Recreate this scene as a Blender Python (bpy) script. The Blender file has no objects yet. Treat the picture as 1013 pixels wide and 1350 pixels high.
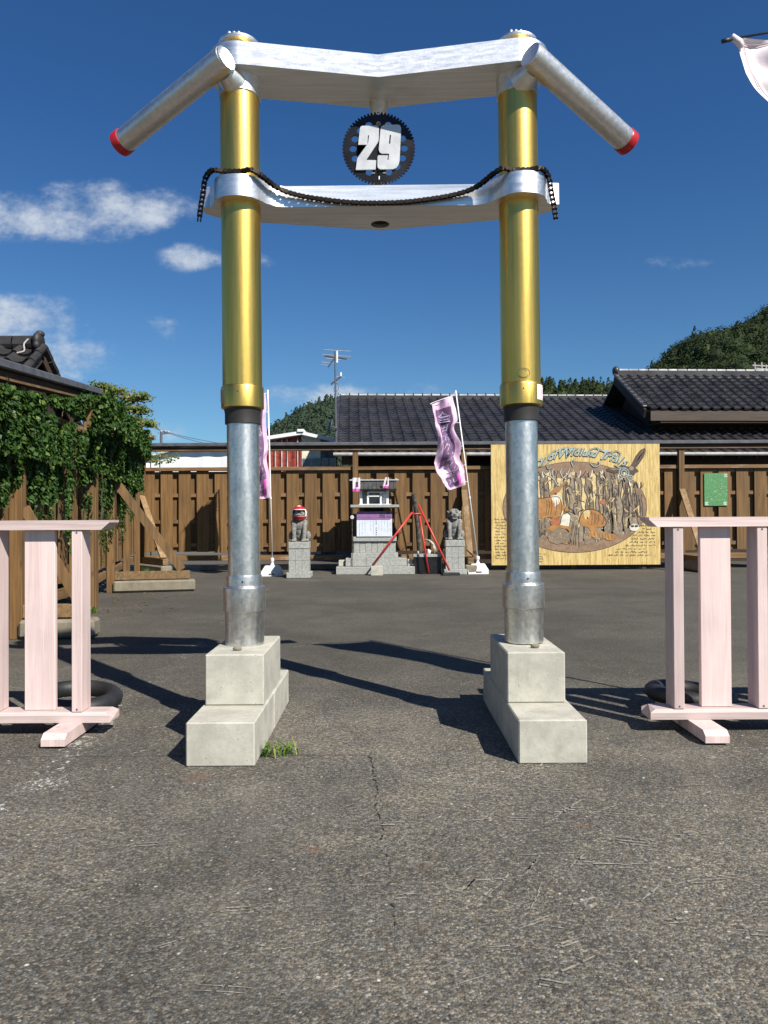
import bpy, bmesh, math, random
from mathutils import Vector, Matrix, noise
R = math.radians
PI = math.pi
random.seed(7)
S = bpy.context.scene
C = S.collection

# ------------------------------------------------------------------ camera, sky, sun, exposure
cam = bpy.data.objects.new('camera', bpy.data.cameras.new('camera'))
C.objects.link(cam)
S.camera = cam
cam.location = (0, 0, 1.10)
cam.data.sensor_fit = 'VERTICAL'
cam.data.sensor_height = 36.0
cam.data.lens = 36.0 * 1000 / 1350
cam.data.clip_start = 0.05
cam.data.clip_end = 5000
PITCH, ROLL = R(0.516), R(-0.30)
cam.rotation_euler = (Matrix.Rotation(R(90) + PITCH, 3, 'X') @ Matrix.Rotation(ROLL, 3, 'Z')).to_euler()
SUN = Vector((0.69, -0.82, 1.0)).normalized()
sun = bpy.data.objects.new('sun', bpy.data.lights.new('sun', 'SUN'))
C.objects.link(sun)
sun.data.energy = 4.6
sun.data.angle = R(0.5)
sun.data.color = (1.0, 0.94, 0.84)
sun.rotation_euler = SUN.to_track_quat('Z', 'Y').to_euler()
S.view_settings.view_transform = 'Standard'
S.view_settings.look = 'None'
S.view_settings.exposure = 0.75
S.view_settings.gamma = 1.0
S.view_settings.use_curve_mapping = False
S.render.engine = 'CYCLES'
S.cycles.max_bounces = 6


class NT:
    """small helper to write shader node trees"""
    def __init__(s, tree):
        s.t = tree
        s.n = tree.nodes
        s.l = tree.links

    def node(s, typ, inp=None, **kw):
        nd = s.n.new(typ)
        for k, v in kw.items():
            setattr(nd, k, v)
        for k, v in (inp or {}).items():
            s.put(nd.inputs[k], v)
        return nd

    def put(s, sock, v):
        if isinstance(v, bpy.types.NodeSocket):
            s.l.new(v, sock)
        else:
            if sock.type == 'RGBA' and isinstance(v, (tuple, list)) and len(v) == 3:
                v = (*v, 1)
            sock.default_value = v

    def m(s, op, a, b=0.0, c=0.0, clamp=False):
        nd = s.n.new('ShaderNodeMath')
        nd.operation = op
        nd.use_clamp = clamp
        for i, v in enumerate((a, b, c)):
            s.put(nd.inputs[i], v)
        return nd.outputs[0]

    def mix(s, f, a, b, blend='MIX'):
        nd = s.n.new('ShaderNodeMix')
        nd.data_type = 'RGBA'
        nd.blend_type = blend
        s.put(nd.inputs[0], f)
        s.put(nd.inputs[6], a)
        s.put(nd.inputs[7], b)
        return nd.outputs[2]

    def ss(s, v, lo, hi):
        nd = s.n.new('ShaderNodeMapRange')
        nd.interpolation_type = 'SMOOTHSTEP'
        s.put(nd.inputs['Value'], v)
        nd.inputs['From Min'].default_value = lo
        nd.inputs['From Max'].default_value = hi
        return nd.outputs[0]

    def noise(s, vec, scale, detail=4, rough=0.55, dist=0.0):
        nd = s.n.new('ShaderNodeTexNoise')
        s.put(nd.inputs['Vector'], vec)
        nd.inputs['Scale'].default_value = scale
        nd.inputs['Detail'].default_value = detail
        nd.inputs['Roughness'].default_value = rough
        nd.inputs['Distortion'].default_value = dist
        return nd.outputs[0]

    def mapping(s, vec, scale=(1, 1, 1), rot=(0, 0, 0), loc=(0, 0, 0)):
        nd = s.n.new('ShaderNodeMapping')
        s.put(nd.inputs[0], vec)
        s.put(nd.inputs['Location'], loc)
        nd.inputs['Rotation'].default_value = rot
        nd.inputs['Scale'].default_value = scale
        return nd.outputs[0]


# sky ---------------------------------------------------------------
W = bpy.data.worlds.new('World')
S.world = W
W.use_nodes = True
W.node_tree.nodes.clear()
w = NT(W.node_tree)
sky = w.node('ShaderNodeTexSky', sky_type='NISHITA', sun_disc=False, sun_elevation=math.asin(SUN.z),
             sun_rotation=math.atan2(SUN.x, SUN.y), altitude=200, air_density=1.0, dust_density=0.35, ozone_density=2.2)
tc = w.node('ShaderNodeTexCoord').outputs['Generated']
sx = w.node('ShaderNodeSeparateXYZ', {0: tc}).outputs
ysafe = w.m('MAXIMUM', sx[1], 0.02)
U = w.m('DIVIDE', sx[0], ysafe)
V = w.m('DIVIDE', sx[2], ysafe)
front = w.m('GREATER_THAN', sx[1], 0.05)
cv = w.node('ShaderNodeCombineXYZ', {0: U, 1: V, 2: 0.3}).outputs[0]
warp = w.noise(cv, 7, 6, 0.62)
warp2 = w.noise(w.mapping(cv, (1, 1.6, 1), loc=(3, 5, 1)), 17, 7, 0.66)
# clouds: centre and half size in slope units (x/y, z/y), strength
clouds = [(-0.385, 0.408, 0.10, 0.034, 0.95), (-0.50, 0.405, 0.09, 0.032, 0.9), (-0.30, 0.412, 0.055, 0.024, 0.85),
          (-0.25, 0.347, 0.04, 0.017, 0.75), (-0.17, 0.343, 0.03, 0.012, 0.45),
          (-0.53, 0.262, 0.13, 0.036, 1.0), (-0.42, 0.215, 0.08, 0.026, 0.75), (-0.60, 0.22, 0.1, 0.04, 1.0),
          (-0.285, 0.252, 0.03, 0.018, 0.5), (-0.32, 0.243, 0.03, 0.012, 0.4),
          (0.385, 0.342, 0.052, 0.014, 0.75), (-0.28, 0.118, 0.04, 0.014, 0.6), (-0.05, 0.163, 0.16, 0.016, 0.6), (0.02, 0.158, 0.1, 0.012, 0.6),
          (-0.04, 0.372, 0.05, 0.02, 0.2), (0.04, 0.275, 0.03, 0.015, 0.2)]
tot = None
for (cx, cz, rx, rz, st) in clouds:
    a = w.m('DIVIDE', w.m('SUBTRACT', U, cx), rx)
    b = w.m('DIVIDE', w.m('SUBTRACT', V, cz), rz)
    q = w.m('ADD', w.m('MULTIPLY', a, a), w.m('MULTIPLY', b, b))
    q = w.m('MULTIPLY', w.m('SUBTRACT', 1.0, w.m('MULTIPLY', q, 0.45), clamp=True), st)
    tot = q if tot is None else w.m('MAXIMUM', tot, q)
dens = w.m('ADD', tot, w.m('ADD', w.m('MULTIPLY', w.m('SUBTRACT', warp, 0.5), 1.7), w.m('MULTIPLY', w.m('SUBTRACT', warp2, 0.5), 1.3)))
dens = w.m('MULTIPLY', w.m('MULTIPLY', w.ss(dens, 0.30, 1.15), w.m('MINIMUM', w.m('MULTIPLY', tot, 2.5), 1.0)), front)
dens = w.m('MULTIPLY', dens, 0.9)
shade = w.ss(w.m('ADD', warp2, w.m('MULTIPLY', warp, 0.7)), 0.55, 1.1)
tint = w.mix(w.ss(sx[2], 0.02, 0.50), (0.62, 0.94, 1.14), (0.36, 0.74, 1.15))
skyc = w.mix(1.0, sky.outputs[0], tint, 'MULTIPLY')
cloudc = w.mix(shade, (3.6, 4.8, 6.8), (8.0, 8.7, 9.6))
final = w.mix(dens, skyc, cloudc)
bg = w.node('ShaderNodeBackground', {'Color': final, 'Strength': 0.050})
out = w.node('ShaderNodeOutputWorld', {'Surface': bg.outputs[0]})


# ------------------------------------------------------------------ materials
def newmat(name):
    m = bpy.data.materials.new(name)
    m.use_nodes = True
    m.node_tree.nodes.clear()
    t = NT(m.node_tree)
    b = t.node('ShaderNodeBsdfPrincipled')
    t.node('ShaderNodeOutputMaterial', {'Surface': b.outputs[0]})
    return m, t, b


def bump(t, b, h, strength=0.3, dist=0.01):
    n = t.node('ShaderNodeBump', {'Height': h, 'Strength': strength, 'Distance': dist})
    t.l.new(n.outputs[0], b.inputs['Normal'])


def plain(name, col, rough=0.6, metal=0.0, var=0.15, scale=8, bmp=0.15, bscale=40, bdist=0.004, coords='Object', coat=0):
    m, t, b = newmat(name)
    v = t.node('ShaderNodeTexCoord').outputs[coords]
    rnd = t.node('ShaderNodeObjectInfo').outputs['Random']
    v = t.mapping(v, loc=t.node('ShaderNodeCombineXYZ', {0: t.m('MULTIPLY', rnd, 37.0), 1: t.m('MULTIPLY', rnd, 11.0), 2: 0}).outputs[0])
    n1 = t.noise(v, scale, 6, 0.6)
    dark = tuple(c * (1 - var) for c in col)
    lite = tuple(min(1, c * (1 + var)) for c in col)
    t.put(b.inputs['Base Color'], t.mix(t.ss(n1, 0.3, 0.7), dark, lite))
    b.inputs['Metallic'].default_value = metal
    n2 = t.noise(v, bscale, 5, 0.6)
    t.put(b.inputs['Roughness'], t.m('ADD', rough - 0.08, t.m('MULTIPLY', n1, 0.16)))
    if coat:
        b.inputs['Coat Weight'].default_value = coat
    if bmp:
        bump(t, b, n2, bmp, bdist)
    return m


def wood(name, col, axis='Z', streak=0.35, dark=None, rough=0.75, var=0.35, worn=None):
    m, t, b = newmat(name)
    v = t.node('ShaderNodeTexCoord').outputs['Object']
    rnd = t.node('ShaderNodeObjectInfo').outputs['Random']
    off = t.node('ShaderNodeCombineXYZ', {0: t.m('MULTIPLY', rnd, 51.0), 1: t.m('MULTIPLY', rnd, 23.0), 2: t.m('MULTIPLY', rnd, 87.0)}).outputs[0]
    sc = {'X': (1.2, 22, 22), 'Y': (22, 1.2, 22), 'Z': (22, 22, 1.2)}[axis]
    sc2 = {'X': (4, 150, 150), 'Y': (150, 4, 150), 'Z': (150, 150, 4)}[axis]
    g1 = t.noise(t.mapping(v, sc, loc=off), 1.0, 5, 0.6, 0.6)
    g2 = t.noise(t.mapping(v, sc2, loc=off), 1.0, 3, 0.6)
    big = t.noise(t.mapping(v, loc=off), 2.2, 4, 0.6)
    dk = dark or tuple(c * (1 - var) for c in col)
    lt = tuple(min(1, c * (1 + var * 0.8)) for c in col)
    c1 = t.mix(t.ss(g1, 0.3, 0.7), dk, lt)
    c1 = t.mix(t.m('MULTIPLY', t.ss(g2, 0.5, 0.75), streak), c1, tuple(c * 0.4 for c in col))
    c1 = t.mix(t.m('MULTIPLY', t.ss(big, 0.5, 0.75), 0.35), c1, tuple(c * 0.65 for c in col))
    # knots
    vo = t.node('ShaderNodeTexVoronoi', {'Vector': t.mapping(v, {'X': (1, 3.2, 3.2), 'Y': (3.2, 1, 3.2), 'Z': (3.2, 3.2, 1)}[axis], loc=off), 'Scale': 2.3}).outputs['Distance']
    c1 = t.mix(t.m('MULTIPLY', t.m('SUBTRACT', 1.0, t.ss(vo, 0.05, 0.12)), 0.6), c1, tuple(c * 0.3 for c in col))
    if worn:
        c1 = t.mix(t.ss(t.m('ADD', t.m('MULTIPLY', g2, 0.6), t.m('MULTIPLY', big, 0.6)), 0.62, 0.78), c1, worn)
    tone = t.m('ADD', 0.82, t.m('MULTIPLY', rnd, 0.36))
    c1 = t.mix(1.0, c1, t.node('ShaderNodeCombineColor', {0: tone, 1: tone, 2: tone}).outputs[0], 'MULTIPLY')
    t.put(b.inputs['Base Color'], c1)
    b.inputs['Roughness'].default_value = rough
    bump(t, b, t.m('ADD', g2, t.m('MULTIPLY', g1, 0.7)), 0.35, 0.004)
    return m


def metal(name, col, rough, brush=None, var=0.1, mott=0.0, bm=0.05, dirt=0.0):
    m, t, b = newmat(name)
    v = t.node('ShaderNodeTexCoord').outputs['Object']
    n1 = t.noise(t.mapping(v, brush or (1, 1, 1)), 6 if brush is None else 1, 5, 0.6)
    n2 = t.noise(v, 3.0, 5, 0.6)
    n3 = t.noise(v, 95, 4, 0.6)
    c = t.mix(t.ss(n1, 0.3, 0.7), tuple(x * (1 - var) for x in col), tuple(min(1, x * (1 + var)) for x in col))
    if mott:
        vo = t.node('ShaderNodeTexVoronoi', {'Vector': v, 'Scale': 60.0}).outputs['Color']
        c = t.mix(mott, c, t.mix(1.0, c, t.node('ShaderNodeSeparateXYZ', {0: vo}).outputs[0], 'MULTIPLY'))
        c = t.mix(t.m('MULTIPLY', t.ss(n3, 0.52, 0.7), mott), c, (0.85, 0.88, 0.9))
    if dirt:
        c = t.mix(t.m('MULTIPLY', t.ss(n2, 0.5, 0.8), dirt), c, (0.25, 0.23, 0.2))
    t.put(b.inputs['Base Color'], c)
    b.inputs['Metallic'].default_value = 1.0
    t.put(b.inputs['Roughness'], t.m('ADD', rough, t.m('MULTIPLY', t.m('SUBTRACT', t.m('ADD', t.m('MULTIPLY', n1, 0.6), t.m('MULTIPLY', n3, 0.4)), 0.5), 0.25)))
    bump(t, b, t.m('ADD', n1, t.m('MULTIPLY', n3, 0.5)), bm, 0.002)
    return m


M = {}
M['fence_z'] = wood('fence wood upright', (0.160, 0.086, 0.028), 'Z')
M['fence_x'] = wood('fence wood level', (0.155, 0.084, 0.030), 'X', worn=(0.30, 0.22, 0.14))
M['brace_brown'] = wood('stained brace wood', (0.15, 0.085, 0.032), 'Z')
M['brace'] = wood('brace wood', (0.19, 0.115, 0.05), 'Z', worn=(0.40, 0.31, 0.2))
M['dark_wood'] = wood('dark wood', (0.045, 0.026, 0.014), 'X')
M['pink'] = wood('pink painted wood', (0.60, 0.475, 0.452), 'Z', streak=0.16, dark=(0.525, 0.405, 0.385), rough=0.6, var=0.08)
M['pink_x'] = wood('pink painted rail', (0.59, 0.47, 0.447), 'X', streak=0.22, dark=(0.48, 0.375, 0.355), rough=0.6, var=0.08)
M['silver'] = metal('brushed aluminium', (0.80, 0.80, 0.79), 0.40, brush=(2, 60, 60), var=0.10, dirt=0.25, bm=0.08)
M['silver_bar'] = metal('aluminium tube', (0.70, 0.69, 0.66), 0.42, brush=(40, 40, 40), var=0.08, dirt=0.25)
M['galv'] = metal('galvanised pipe', (0.76, 0.75, 0.71), 0.38, brush=(45, 45, 14), var=0.10, mott=0.2, bm=0.16)
M['gold'] = metal('gold anodised tube', (0.72, 0.475, 0.115), 0.36, brush=(60, 60, 2.0), var=0.06, bm=0.05)
M['black_rubber'] = plain('black rubber', (0.018, 0.018, 0.019), 0.55, var=0.3)
M['black_ring'] = plain('black ring', (0.022, 0.02, 0.018), 0.5, var=0.2)
M['red_plastic'] = plain('red plastic', (0.40, 0.012, 0.016), 0.35, var=0.1, bmp=0)
M['chain'] = metal('chain steel', (0.035, 0.027, 0.022), 0.42, var=0.4, bm=0.2)
M['sprocket'] = metal('black sprocket steel', (0.028, 0.028, 0.032), 0.45, var=0.2)
M['number'] = plain('brushed number plate', (0.50, 0.51, 0.52), 0.45, metal=0.35, var=0.10, scale=12, bmp=0.05)
M['tile'] = plain('glazed roof tile', (0.034, 0.033, 0.036), 0.42, var=0.4, scale=2.5, bmp=0.1)
M['tile_light'] = plain('sunlit pale ridge tile', (0.46, 0.46, 0.46), 0.45, var=0.35, scale=3)  # sun on the ridge tops is put into this pale colour
M['tile_old'] = plain('old black roof tile', (0.022, 0.02, 0.02), 0.6, var=0.4, scale=4)
M['gutter'] = plain('grey gutter', (0.09, 0.09, 0.1), 0.45, var=0.2)
M['gutter_light'] = plain('pale gutter', (0.34, 0.33, 0.31), 0.5, var=0.2)
M['fascia'] = wood('brown fascia', (0.055, 0.036, 0.024), 'X', rough=0.6)
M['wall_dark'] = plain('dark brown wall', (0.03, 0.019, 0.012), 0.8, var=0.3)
M['plaster'] = plain('cream wall sheet', (0.72, 0.68, 0.50), 0.7, var=0.12)
M['white_sheet'] = plain('white corrugated sheet', (0.72, 0.74, 0.76), 0.5, var=0.08, scale=2)
M['white'] = plain('white plastic', (0.72, 0.72, 0.71), 0.4, var=0.04, bmp=0.05)
M['red_sheet'] = plain('rusty red sheet', (0.24, 0.03, 0.015), 0.65, var=0.5, scale=9)
M['grey_sheet'] = plain('grey wall sheet', (0.10, 0.10, 0.10), 0.7, var=0.3)
M['glass'] = plain('window glass', (0.06, 0.09, 0.12), 0.08, var=0.2, bmp=0)
M['stone'] = plain('grey granite', (0.30, 0.31, 0.29), 0.75, var=0.22, scale=30, bmp=0.35, bscale=120)
M['stone_dark'] = plain('carved dark stone', (0.19, 0.19, 0.175), 0.8, var=0.35, scale=22, bmp=0.5, bscale=70)
M['black_stone'] = plain('polished black stone', (0.012, 0.012, 0.014), 0.25, var=0.3, bmp=0)
M['red_paint'] = plain('red painted steel', (0.50, 0.035, 0.03), 0.4, var=0.15)
M['charcoal'] = plain('charred post', (0.07, 0.065, 0.055), 0.85, var=0.7, scale=18, bmp=0.6, bscale=40)
M['drift'] = plain('pale driftwood', (0.33, 0.32, 0.29), 0.7, var=0.5, scale=20)
M['flag_pink'] = plain('pale pink flag cloth', (0.60, 0.41, 0.55), 0.45, var=0.1, scale=5, bmp=0.2, bscale=9, bdist=0.02)
M['flag_purple'] = plain('purple flag cloth', (0.145, 0.075, 0.155), 0.42, var=0.15, scale=5, bmp=0.2, bscale=9, bdist=0.02)
M['flag_magenta'] = plain('magenta flag print', (0.62, 0.10, 0.42), 0.45, var=0.15)
M['flag_print'] = plain('flag lettering', (0.30, 0.29, 0.42), 0.5, var=0.1)
M['flag_white'] = plain('white pink flag cloth', (0.68, 0.61, 0.64), 0.55, var=0.05, scale=3, bmp=0.2, bscale=10, bdist=0.02)
M['print_black'] = plain('black print', (0.03, 0.025, 0.03), 0.6, bmp=0)
M['print_magenta'] = plain('magenta print', (0.45, 0.04, 0.16), 0.6, bmp=0)
M['sign_purple'] = plain('purple sign band', (0.20, 0.11, 0.24), 0.4, bmp=0)
M['sign_white'] = plain('white sign face', (0.55, 0.59, 0.66), 0.35, bmp=0, var=0.04)
M['green_print'] = plain('green poster', (0.075, 0.23, 0.085), 0.6, var=0.2, scale=30, bmp=0)
M['poster_pale'] = plain('poster pale print', (0.55, 0.65, 0.5), 0.6, bmp=0)
M['sticker'] = plain('pink sticker', (0.50, 0.25, 0.36), 0.4, bmp=0)
M['sticker_white'] = plain('white sticker', (0.85, 0.76, 0.76), 0.4, bmp=0)
M['roof_stone'] = plain('dark shrine roof', (0.05, 0.05, 0.047), 0.7, var=0.3)
M['bark'] = plain('tree bark', (0.07, 0.05, 0.035), 0.9, var=0.4, scale=12, bmp=0.6)
M['dark_void'] = plain('dark inside', (0.006, 0.006, 0.006), 0.9, bmp=0)
M['timber'] = wood('foot timber', (0.17, 0.105, 0.045), 'X', streak=0.5)
M['timber_end'] = M['timber']


def mat_concrete(name, col, moss=0.15):
    m, t, b = newmat(name)
    v = t.node('ShaderNodeTexCoord').outputs['Object']
    rnd = t.node('ShaderNodeObjectInfo').outputs['Random']
    v = t.mapping(v, loc=t.node('ShaderNodeCombineXYZ', {0: t.m('MULTIPLY', rnd, 9.0), 1: 0, 2: t.m('MULTIPLY', rnd, 5.0)}).outputs[0])
    big = t.noise(v, 7, 6, 0.65)
    fine = t.noise(v, 90, 5, 0.7)
    med = t.noise(v, 22, 6, 0.7)
    c = t.mix(t.ss(big, 0.3, 0.72), tuple(x * 0.8 for x in col), tuple(min(1, x * 1.12) for x in col))
    st_ = t.noise(t.mapping(v, (9, 9, 1.6)), 1.0, 5, 0.7)
    c = t.mix(t.m('MULTIPLY', t.ss(st_, 0.52, 0.72), 0.35), c, (col[0] * 0.5, col[1] * 0.5, col[2] * 0.44))
    c = t.mix(t.m('MULTIPLY', t.ss(med, 0.50, 0.7), 0.4), c, (col[0] * 0.62, col[1] * 0.66, col[2] * 0.55))
    c = t.mix(t.m('MULTIPLY', t.ss(fine, 0.55, 0.75), moss), c, (0.12, 0.13, 0.09))
    vo = t.node('ShaderNodeTexVoronoi', {'Vector': v, 'Scale': 48.0, 'Randomness': 1.0}).outputs
    sel = t.node('ShaderNodeSeparateXYZ', {0: vo['Color']}).outputs[0]
    pit = t.m('MULTIPLY', t.m('SUBTRACT', 1.0, t.ss(vo['Distance'], 0.06, 0.16)), t.m('GREATER_THAN', sel, 0.72))
    c = t.mix(t.m('MULTIPLY', pit, 0.75), c, (0.07, 0.065, 0.05))
    t.put(b.inputs['Base Color'], c)
    b.inputs['Roughness'].default_value = 0.85
    bump(t, b, t.m('SUBTRACT', t.m('ADD', t.m('MULTIPLY', fine, 0.5), med), t.m('MULTIPLY', pit, 2.0)), 0.35, 0.004)
    return m


M['concrete'] = mat_concrete('pale concrete', (0.43, 0.415, 0.355), 0.45)
M['old_concrete'] = mat_concrete('rough old concrete', (0.20, 0.175, 0.130), 0.9)


def mat_leaf(name, c0, c1, c2, trans=0.25, rough=0.42):
    m, t, b = newmat(name)
    r = t.node('ShaderNodeNewGeometry').outputs['Random Per Island']
    c = t.mix(t.ss(r, 0.0, 0.6), c0, c1)
    c = t.mix(t.ss(r, 0.78, 1.0), c, c2)
    t.put(b.inputs['Base Color'], c)
    b.inputs['Roughness'].default_value = rough
    b.inputs['Specular IOR Level'].default_value = 0.25
    tr = t.node('ShaderNodeBsdfTranslucent', {'Color': t.mix(1.0, c, (1.0, 1.3, 0.5), 'MULTIPLY')})
    mx = t.node('ShaderNodeMixShader', {0: trans, 1: b.outputs[0], 2: tr.outputs[0]})
    o = [n for n in t.n if n.type == 'OUTPUT_MATERIAL'][0]
    t.l.new(mx.outputs[0], o.inputs[0])
    return m


M['ivy'] = mat_leaf('ivy leaves', (0.020, 0.048, 0.010), (0.042, 0.092, 0.018), (0.12, 0.18, 0.032), 0.25, 0.45)
M['pine'] = mat_leaf('garden tree leaves', (0.07, 0.11, 0.028), (0.13, 0.18, 0.045), (0.34, 0.17, 0.06))
M['forest'] = mat_leaf('forest leaves', (0.010, 0.020, 0.006), (0.024, 0.040, 0.010), (0.050, 0.065, 0.016), 0.1, 0.8)
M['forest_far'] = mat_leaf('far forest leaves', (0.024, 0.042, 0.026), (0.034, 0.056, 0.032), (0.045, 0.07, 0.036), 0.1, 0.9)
M['weed'] = mat_leaf('weed leaves', (0.08, 0.16, 0.03), (0.14, 0.26, 0.04), (0.25, 0.22, 0.06))
M['dry'] = mat_leaf('dry leaves', (0.10, 0.05, 0.02), (0.20, 0.12, 0.05), (0.3, 0.22, 0.1))
M['hill_soil'] = plain('hill soil', (0.012, 0.02, 0.008), 0.95, var=0.4, scale=0.1, bmp=0)


def mat_ground():
    m, t, b = newmat('worn asphalt')
    P = t.node('ShaderNodeTexCoord').outputs['Object']
    sp = t.node('ShaderNodeSeparateXYZ', {0: P}).outputs
    X, Y = sp[0], sp[1]
    big = t.noise(P, 0.45, 5, 0.6)
    mid = t.noise(P, 2.6, 6, 0.65)
    fine = t.noise(P, 55, 4, 0.65)
    grit = t.noise(P, 160, 3, 0.6)
    dark = t.mix(t.ss(big, 0.35, 0.65), (0.085, 0.079, 0.067), (0.158, 0.145, 0.121))
    c = t.mix(t.ss(mid, 0.35, 0.7), dark, t.mix(1.0, dark, (1.45, 1.42, 1.34), 'MULTIPLY'))
    c = t.mix(t.m('MULTIPLY', t.ss(fine, 0.45, 0.68), 0.6), c, (0.035, 0.034, 0.033))
    # aggregate: every stone has its own brightness, a few are pale
    h = t.m('MULTIPLY', fine, 0.5)
    for sc, lo, hi, amt in ((150.0, 0.45, 1.75, 0.85), (95.0, 0.55, 1.55, 0.6)):
        vo = t.node('ShaderNodeTexVoronoi', {'Vector': P, 'Scale': sc}).outputs
        cs = t.node('ShaderNodeSeparateXYZ', {0: vo['Color']}).outputs
        q = t.m('ADD', lo, t.m('MULTIPLY', t.m('MULTIPLY', cs[0], cs[0]), hi - lo))
        warm = t.m('ADD', q, t.m('MULTIPLY', t.m('SUBTRACT', cs[1], 0.5), 0.16))
        cool = t.m('SUBTRACT', q, t.m('MULTIPLY', t.m('SUBTRACT', cs[1], 0.5), 0.22))
        c = t.mix(amt, c, t.mix(1.0, c, t.node('ShaderNodeCombineColor', {0: warm, 1: q, 2: cool}).outputs[0], 'MULTIPLY'))
        h = t.m('ADD', h, t.m('MULTIPLY', t.m('SUBTRACT', 1.0, vo['Distance']), 0.5))
    for sc, thr, amt, col in ((120.0, 0.86, 0.6, (0.22, 0.205, 0.175)), (78.0, 0.955, 0.75, (0.34, 0.32, 0.27)), (55.0, 0.988, 0.8, (0.46, 0.43, 0.37))):
        vo = t.node('ShaderNodeTexVoronoi', {'Vector': P, 'Scale': sc}).outputs
        cs = t.node('ShaderNodeSeparateXYZ', {0: vo['Color']}).outputs
        s_ = t.m('MULTIPLY', t.m('SUBTRACT', 1.0, t.ss(t.m('ADD', vo['Distance'], t.m('MULTIPLY', grit, 0.25)), 0.34, 0.52)), t.m('GREATER_THAN', cs[0], thr))
        var = t.m('ADD', 0.55, t.m('MULTIPLY', cs[1], 0.8))
        colv = t.mix(1.0, col, t.node('ShaderNodeCombineColor', {0: var, 1: var, 2: var}).outputs[0], 'MULTIPLY')
        c = t.mix(t.m('MULTIPLY', s_, amt), c, colv)
        h = t.m('ADD', h, t.m('MULTIPLY', s_, 0.4))
    # pale dust worn into the surface
    dust = t.ss(t.noise(t.mapping(P, (1, 0.55, 1), loc=(3, 2, 0)), 1.3, 8, 0.7), 0.5, 0.78)
    c = t.mix(t.m('MULTIPLY', dust, 0.38), c, (0.215, 0.195, 0.16))
    # long thin scuffs
    for rot, loc in ((0.25, (0, 0, 0)), (-0.95, (7, 3, 0)), (0.05, (2, 9, 0))):
        s1 = t.noise(t.mapping(P, (1.1, 46, 1), (0, 0, rot), loc), 1.0, 2, 0.5)
        s2 = t.noise(t.mapping(P, (1.2, 1.8, 1), (0, 0, rot), loc), 1.0, 2, 0.5)
        sc = t.m('MULTIPLY', t.m('MULTIPLY', t.ss(s1, 0.71, 0.76), t.ss(s2, 0.56, 0.62)), t.ss(grit, 0.35, 0.55))
        c = t.mix(t.m('MULTIPLY', sc, 0.5), c, (0.30, 0.285, 0.26))
    # faded painted line running towards the fence and its cross line
    lx = t.m('ADD', t.m('ADD', X, 1.33), t.m('MULTIPLY', Y, 0.045))
    band = t.m('SUBTRACT', 1.0, t.ss(t.m('ABSOLUTE', lx), 0.05, 0.075))
    bandy = t.m('MULTIPLY', band, t.m('LESS_THAN', Y, 13.6))
    lb = t.m('SUBTRACT', 1.0, t.ss(t.m('ABSOLUTE', t.m('SUBTRACT', Y, 13.75)), 0.04, 0.07))
    bandx = t.m('MULTIPLY', lb, t.m('MULTIPLY', t.m('GREATER_THAN', X, -2.0), t.m('LESS_THAN', X, 0.25)))
    wearn = t.m('ADD', t.noise(P, 26, 5, 0.75), t.m('MULTIPLY', t.noise(P, 1.7, 3, 0.5), 0.75))
    nearw = t.ss(wearn, 0.97, 1.08)
    c = t.mix(t.m('MULTIPLY', t.m('MULTIPLY', bandy, nearw), 0.75), c, (0.62, 0.61, 0.58))
    c = t.mix(t.m('MULTIPLY', t.m('MULTIPLY', bandx, t.ss(wearn, 0.8, 0.95)), 0.7), c, (0.55, 0.54, 0.51))
    # spilled white flecks, rust stains
    for (px, py, rx, ry, lo, col, a) in ((-1.42, 3.20, 0.20, 0.22, 0.80, (0.72, 0.72, 0.70), 0.85), (-1.49, 2.88, 0.14, 0.18, 0.80, (0.72, 0.72, 0.70), 0.85), (-1.62, 4.70, 0.20, 0.5, 0.86, (0.6, 0.6, 0.58), 0.7),
                                         (-0.80, 3.25, 0.09, 0.07, 0.35, (0.16, 0.075, 0.04), 0.6), (0.70, 2.72, 0.05, 0.035, 0.4, (0.20, 0.10, 0.05), 0.5),
                                         (-0.24, 2.54, 0.04, 0.03, 0.4, (0.22, 0.10, 0.05), 0.6), (0.13, 2.40, 0.05, 0.03, 0.4, (0.18, 0.10, 0.05), 0.4)):
        a_ = t.m('DIVIDE', t.m('SUBTRACT', X, px), rx)
        b_ = t.m('DIVIDE', t.m('SUBTRACT', Y, py), ry)
        q = t.m('SUBTRACT', 1.0, t.m('ADD', t.m('MULTIPLY', a_, a_), t.m('MULTIPLY', b_, b_)), clamp=True)
        n = t.noise(P, 46, 5, 0.8)
        f = t.m('MULTIPLY', t.ss(t.m('MULTIPLY', t.m('ADD', t.m('MULTIPLY', q, 0.5), 0.9), t.m('MULTIPLY', n, t.m('GREATER_THAN', q, 0.001))), lo * 0.93, lo * 1.03) if lo > 0.5 else t.m('MULTIPLY', q, n), a)
        c = t.mix(f, c, col)
    # seam of an old repair across the yard
    seam = t.m('SUBTRACT', 1.0, t.ss(t.m('ABSOLUTE', t.m('SUBTRACT', t.m('ADD', Y, t.m('MULTIPLY', t.noise(P, 2.0, 4, 0.6), 0.12)), 11.9)), 0.012, 0.05))
    c = t.mix(t.m('MULTIPLY', seam, 0.7), c, (0.022, 0.021, 0.02))
    seam2 = t.m('SUBTRACT', 1.0, t.ss(t.m('ABSOLUTE', t.m('SUBTRACT', t.m('ADD', Y, t.m('MULTIPLY', t.noise(P, 3.0, 4, 0.6), 0.05)), 3.57)), 0.002, 0.008))
    seam2 = t.m('MULTIPLY', seam2, t.m('LESS_THAN', X, -0.1))
    c = t.mix(t.m('MULTIPLY', seam2, 0.6), c, (0.02, 0.02, 0.018))
    # darker newer strip nearer the fence
    newer = t.ss(t.m('ADD', Y, t.m('MULTIPLY', mid, 0.6)), 4.3, 6.4)
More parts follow.
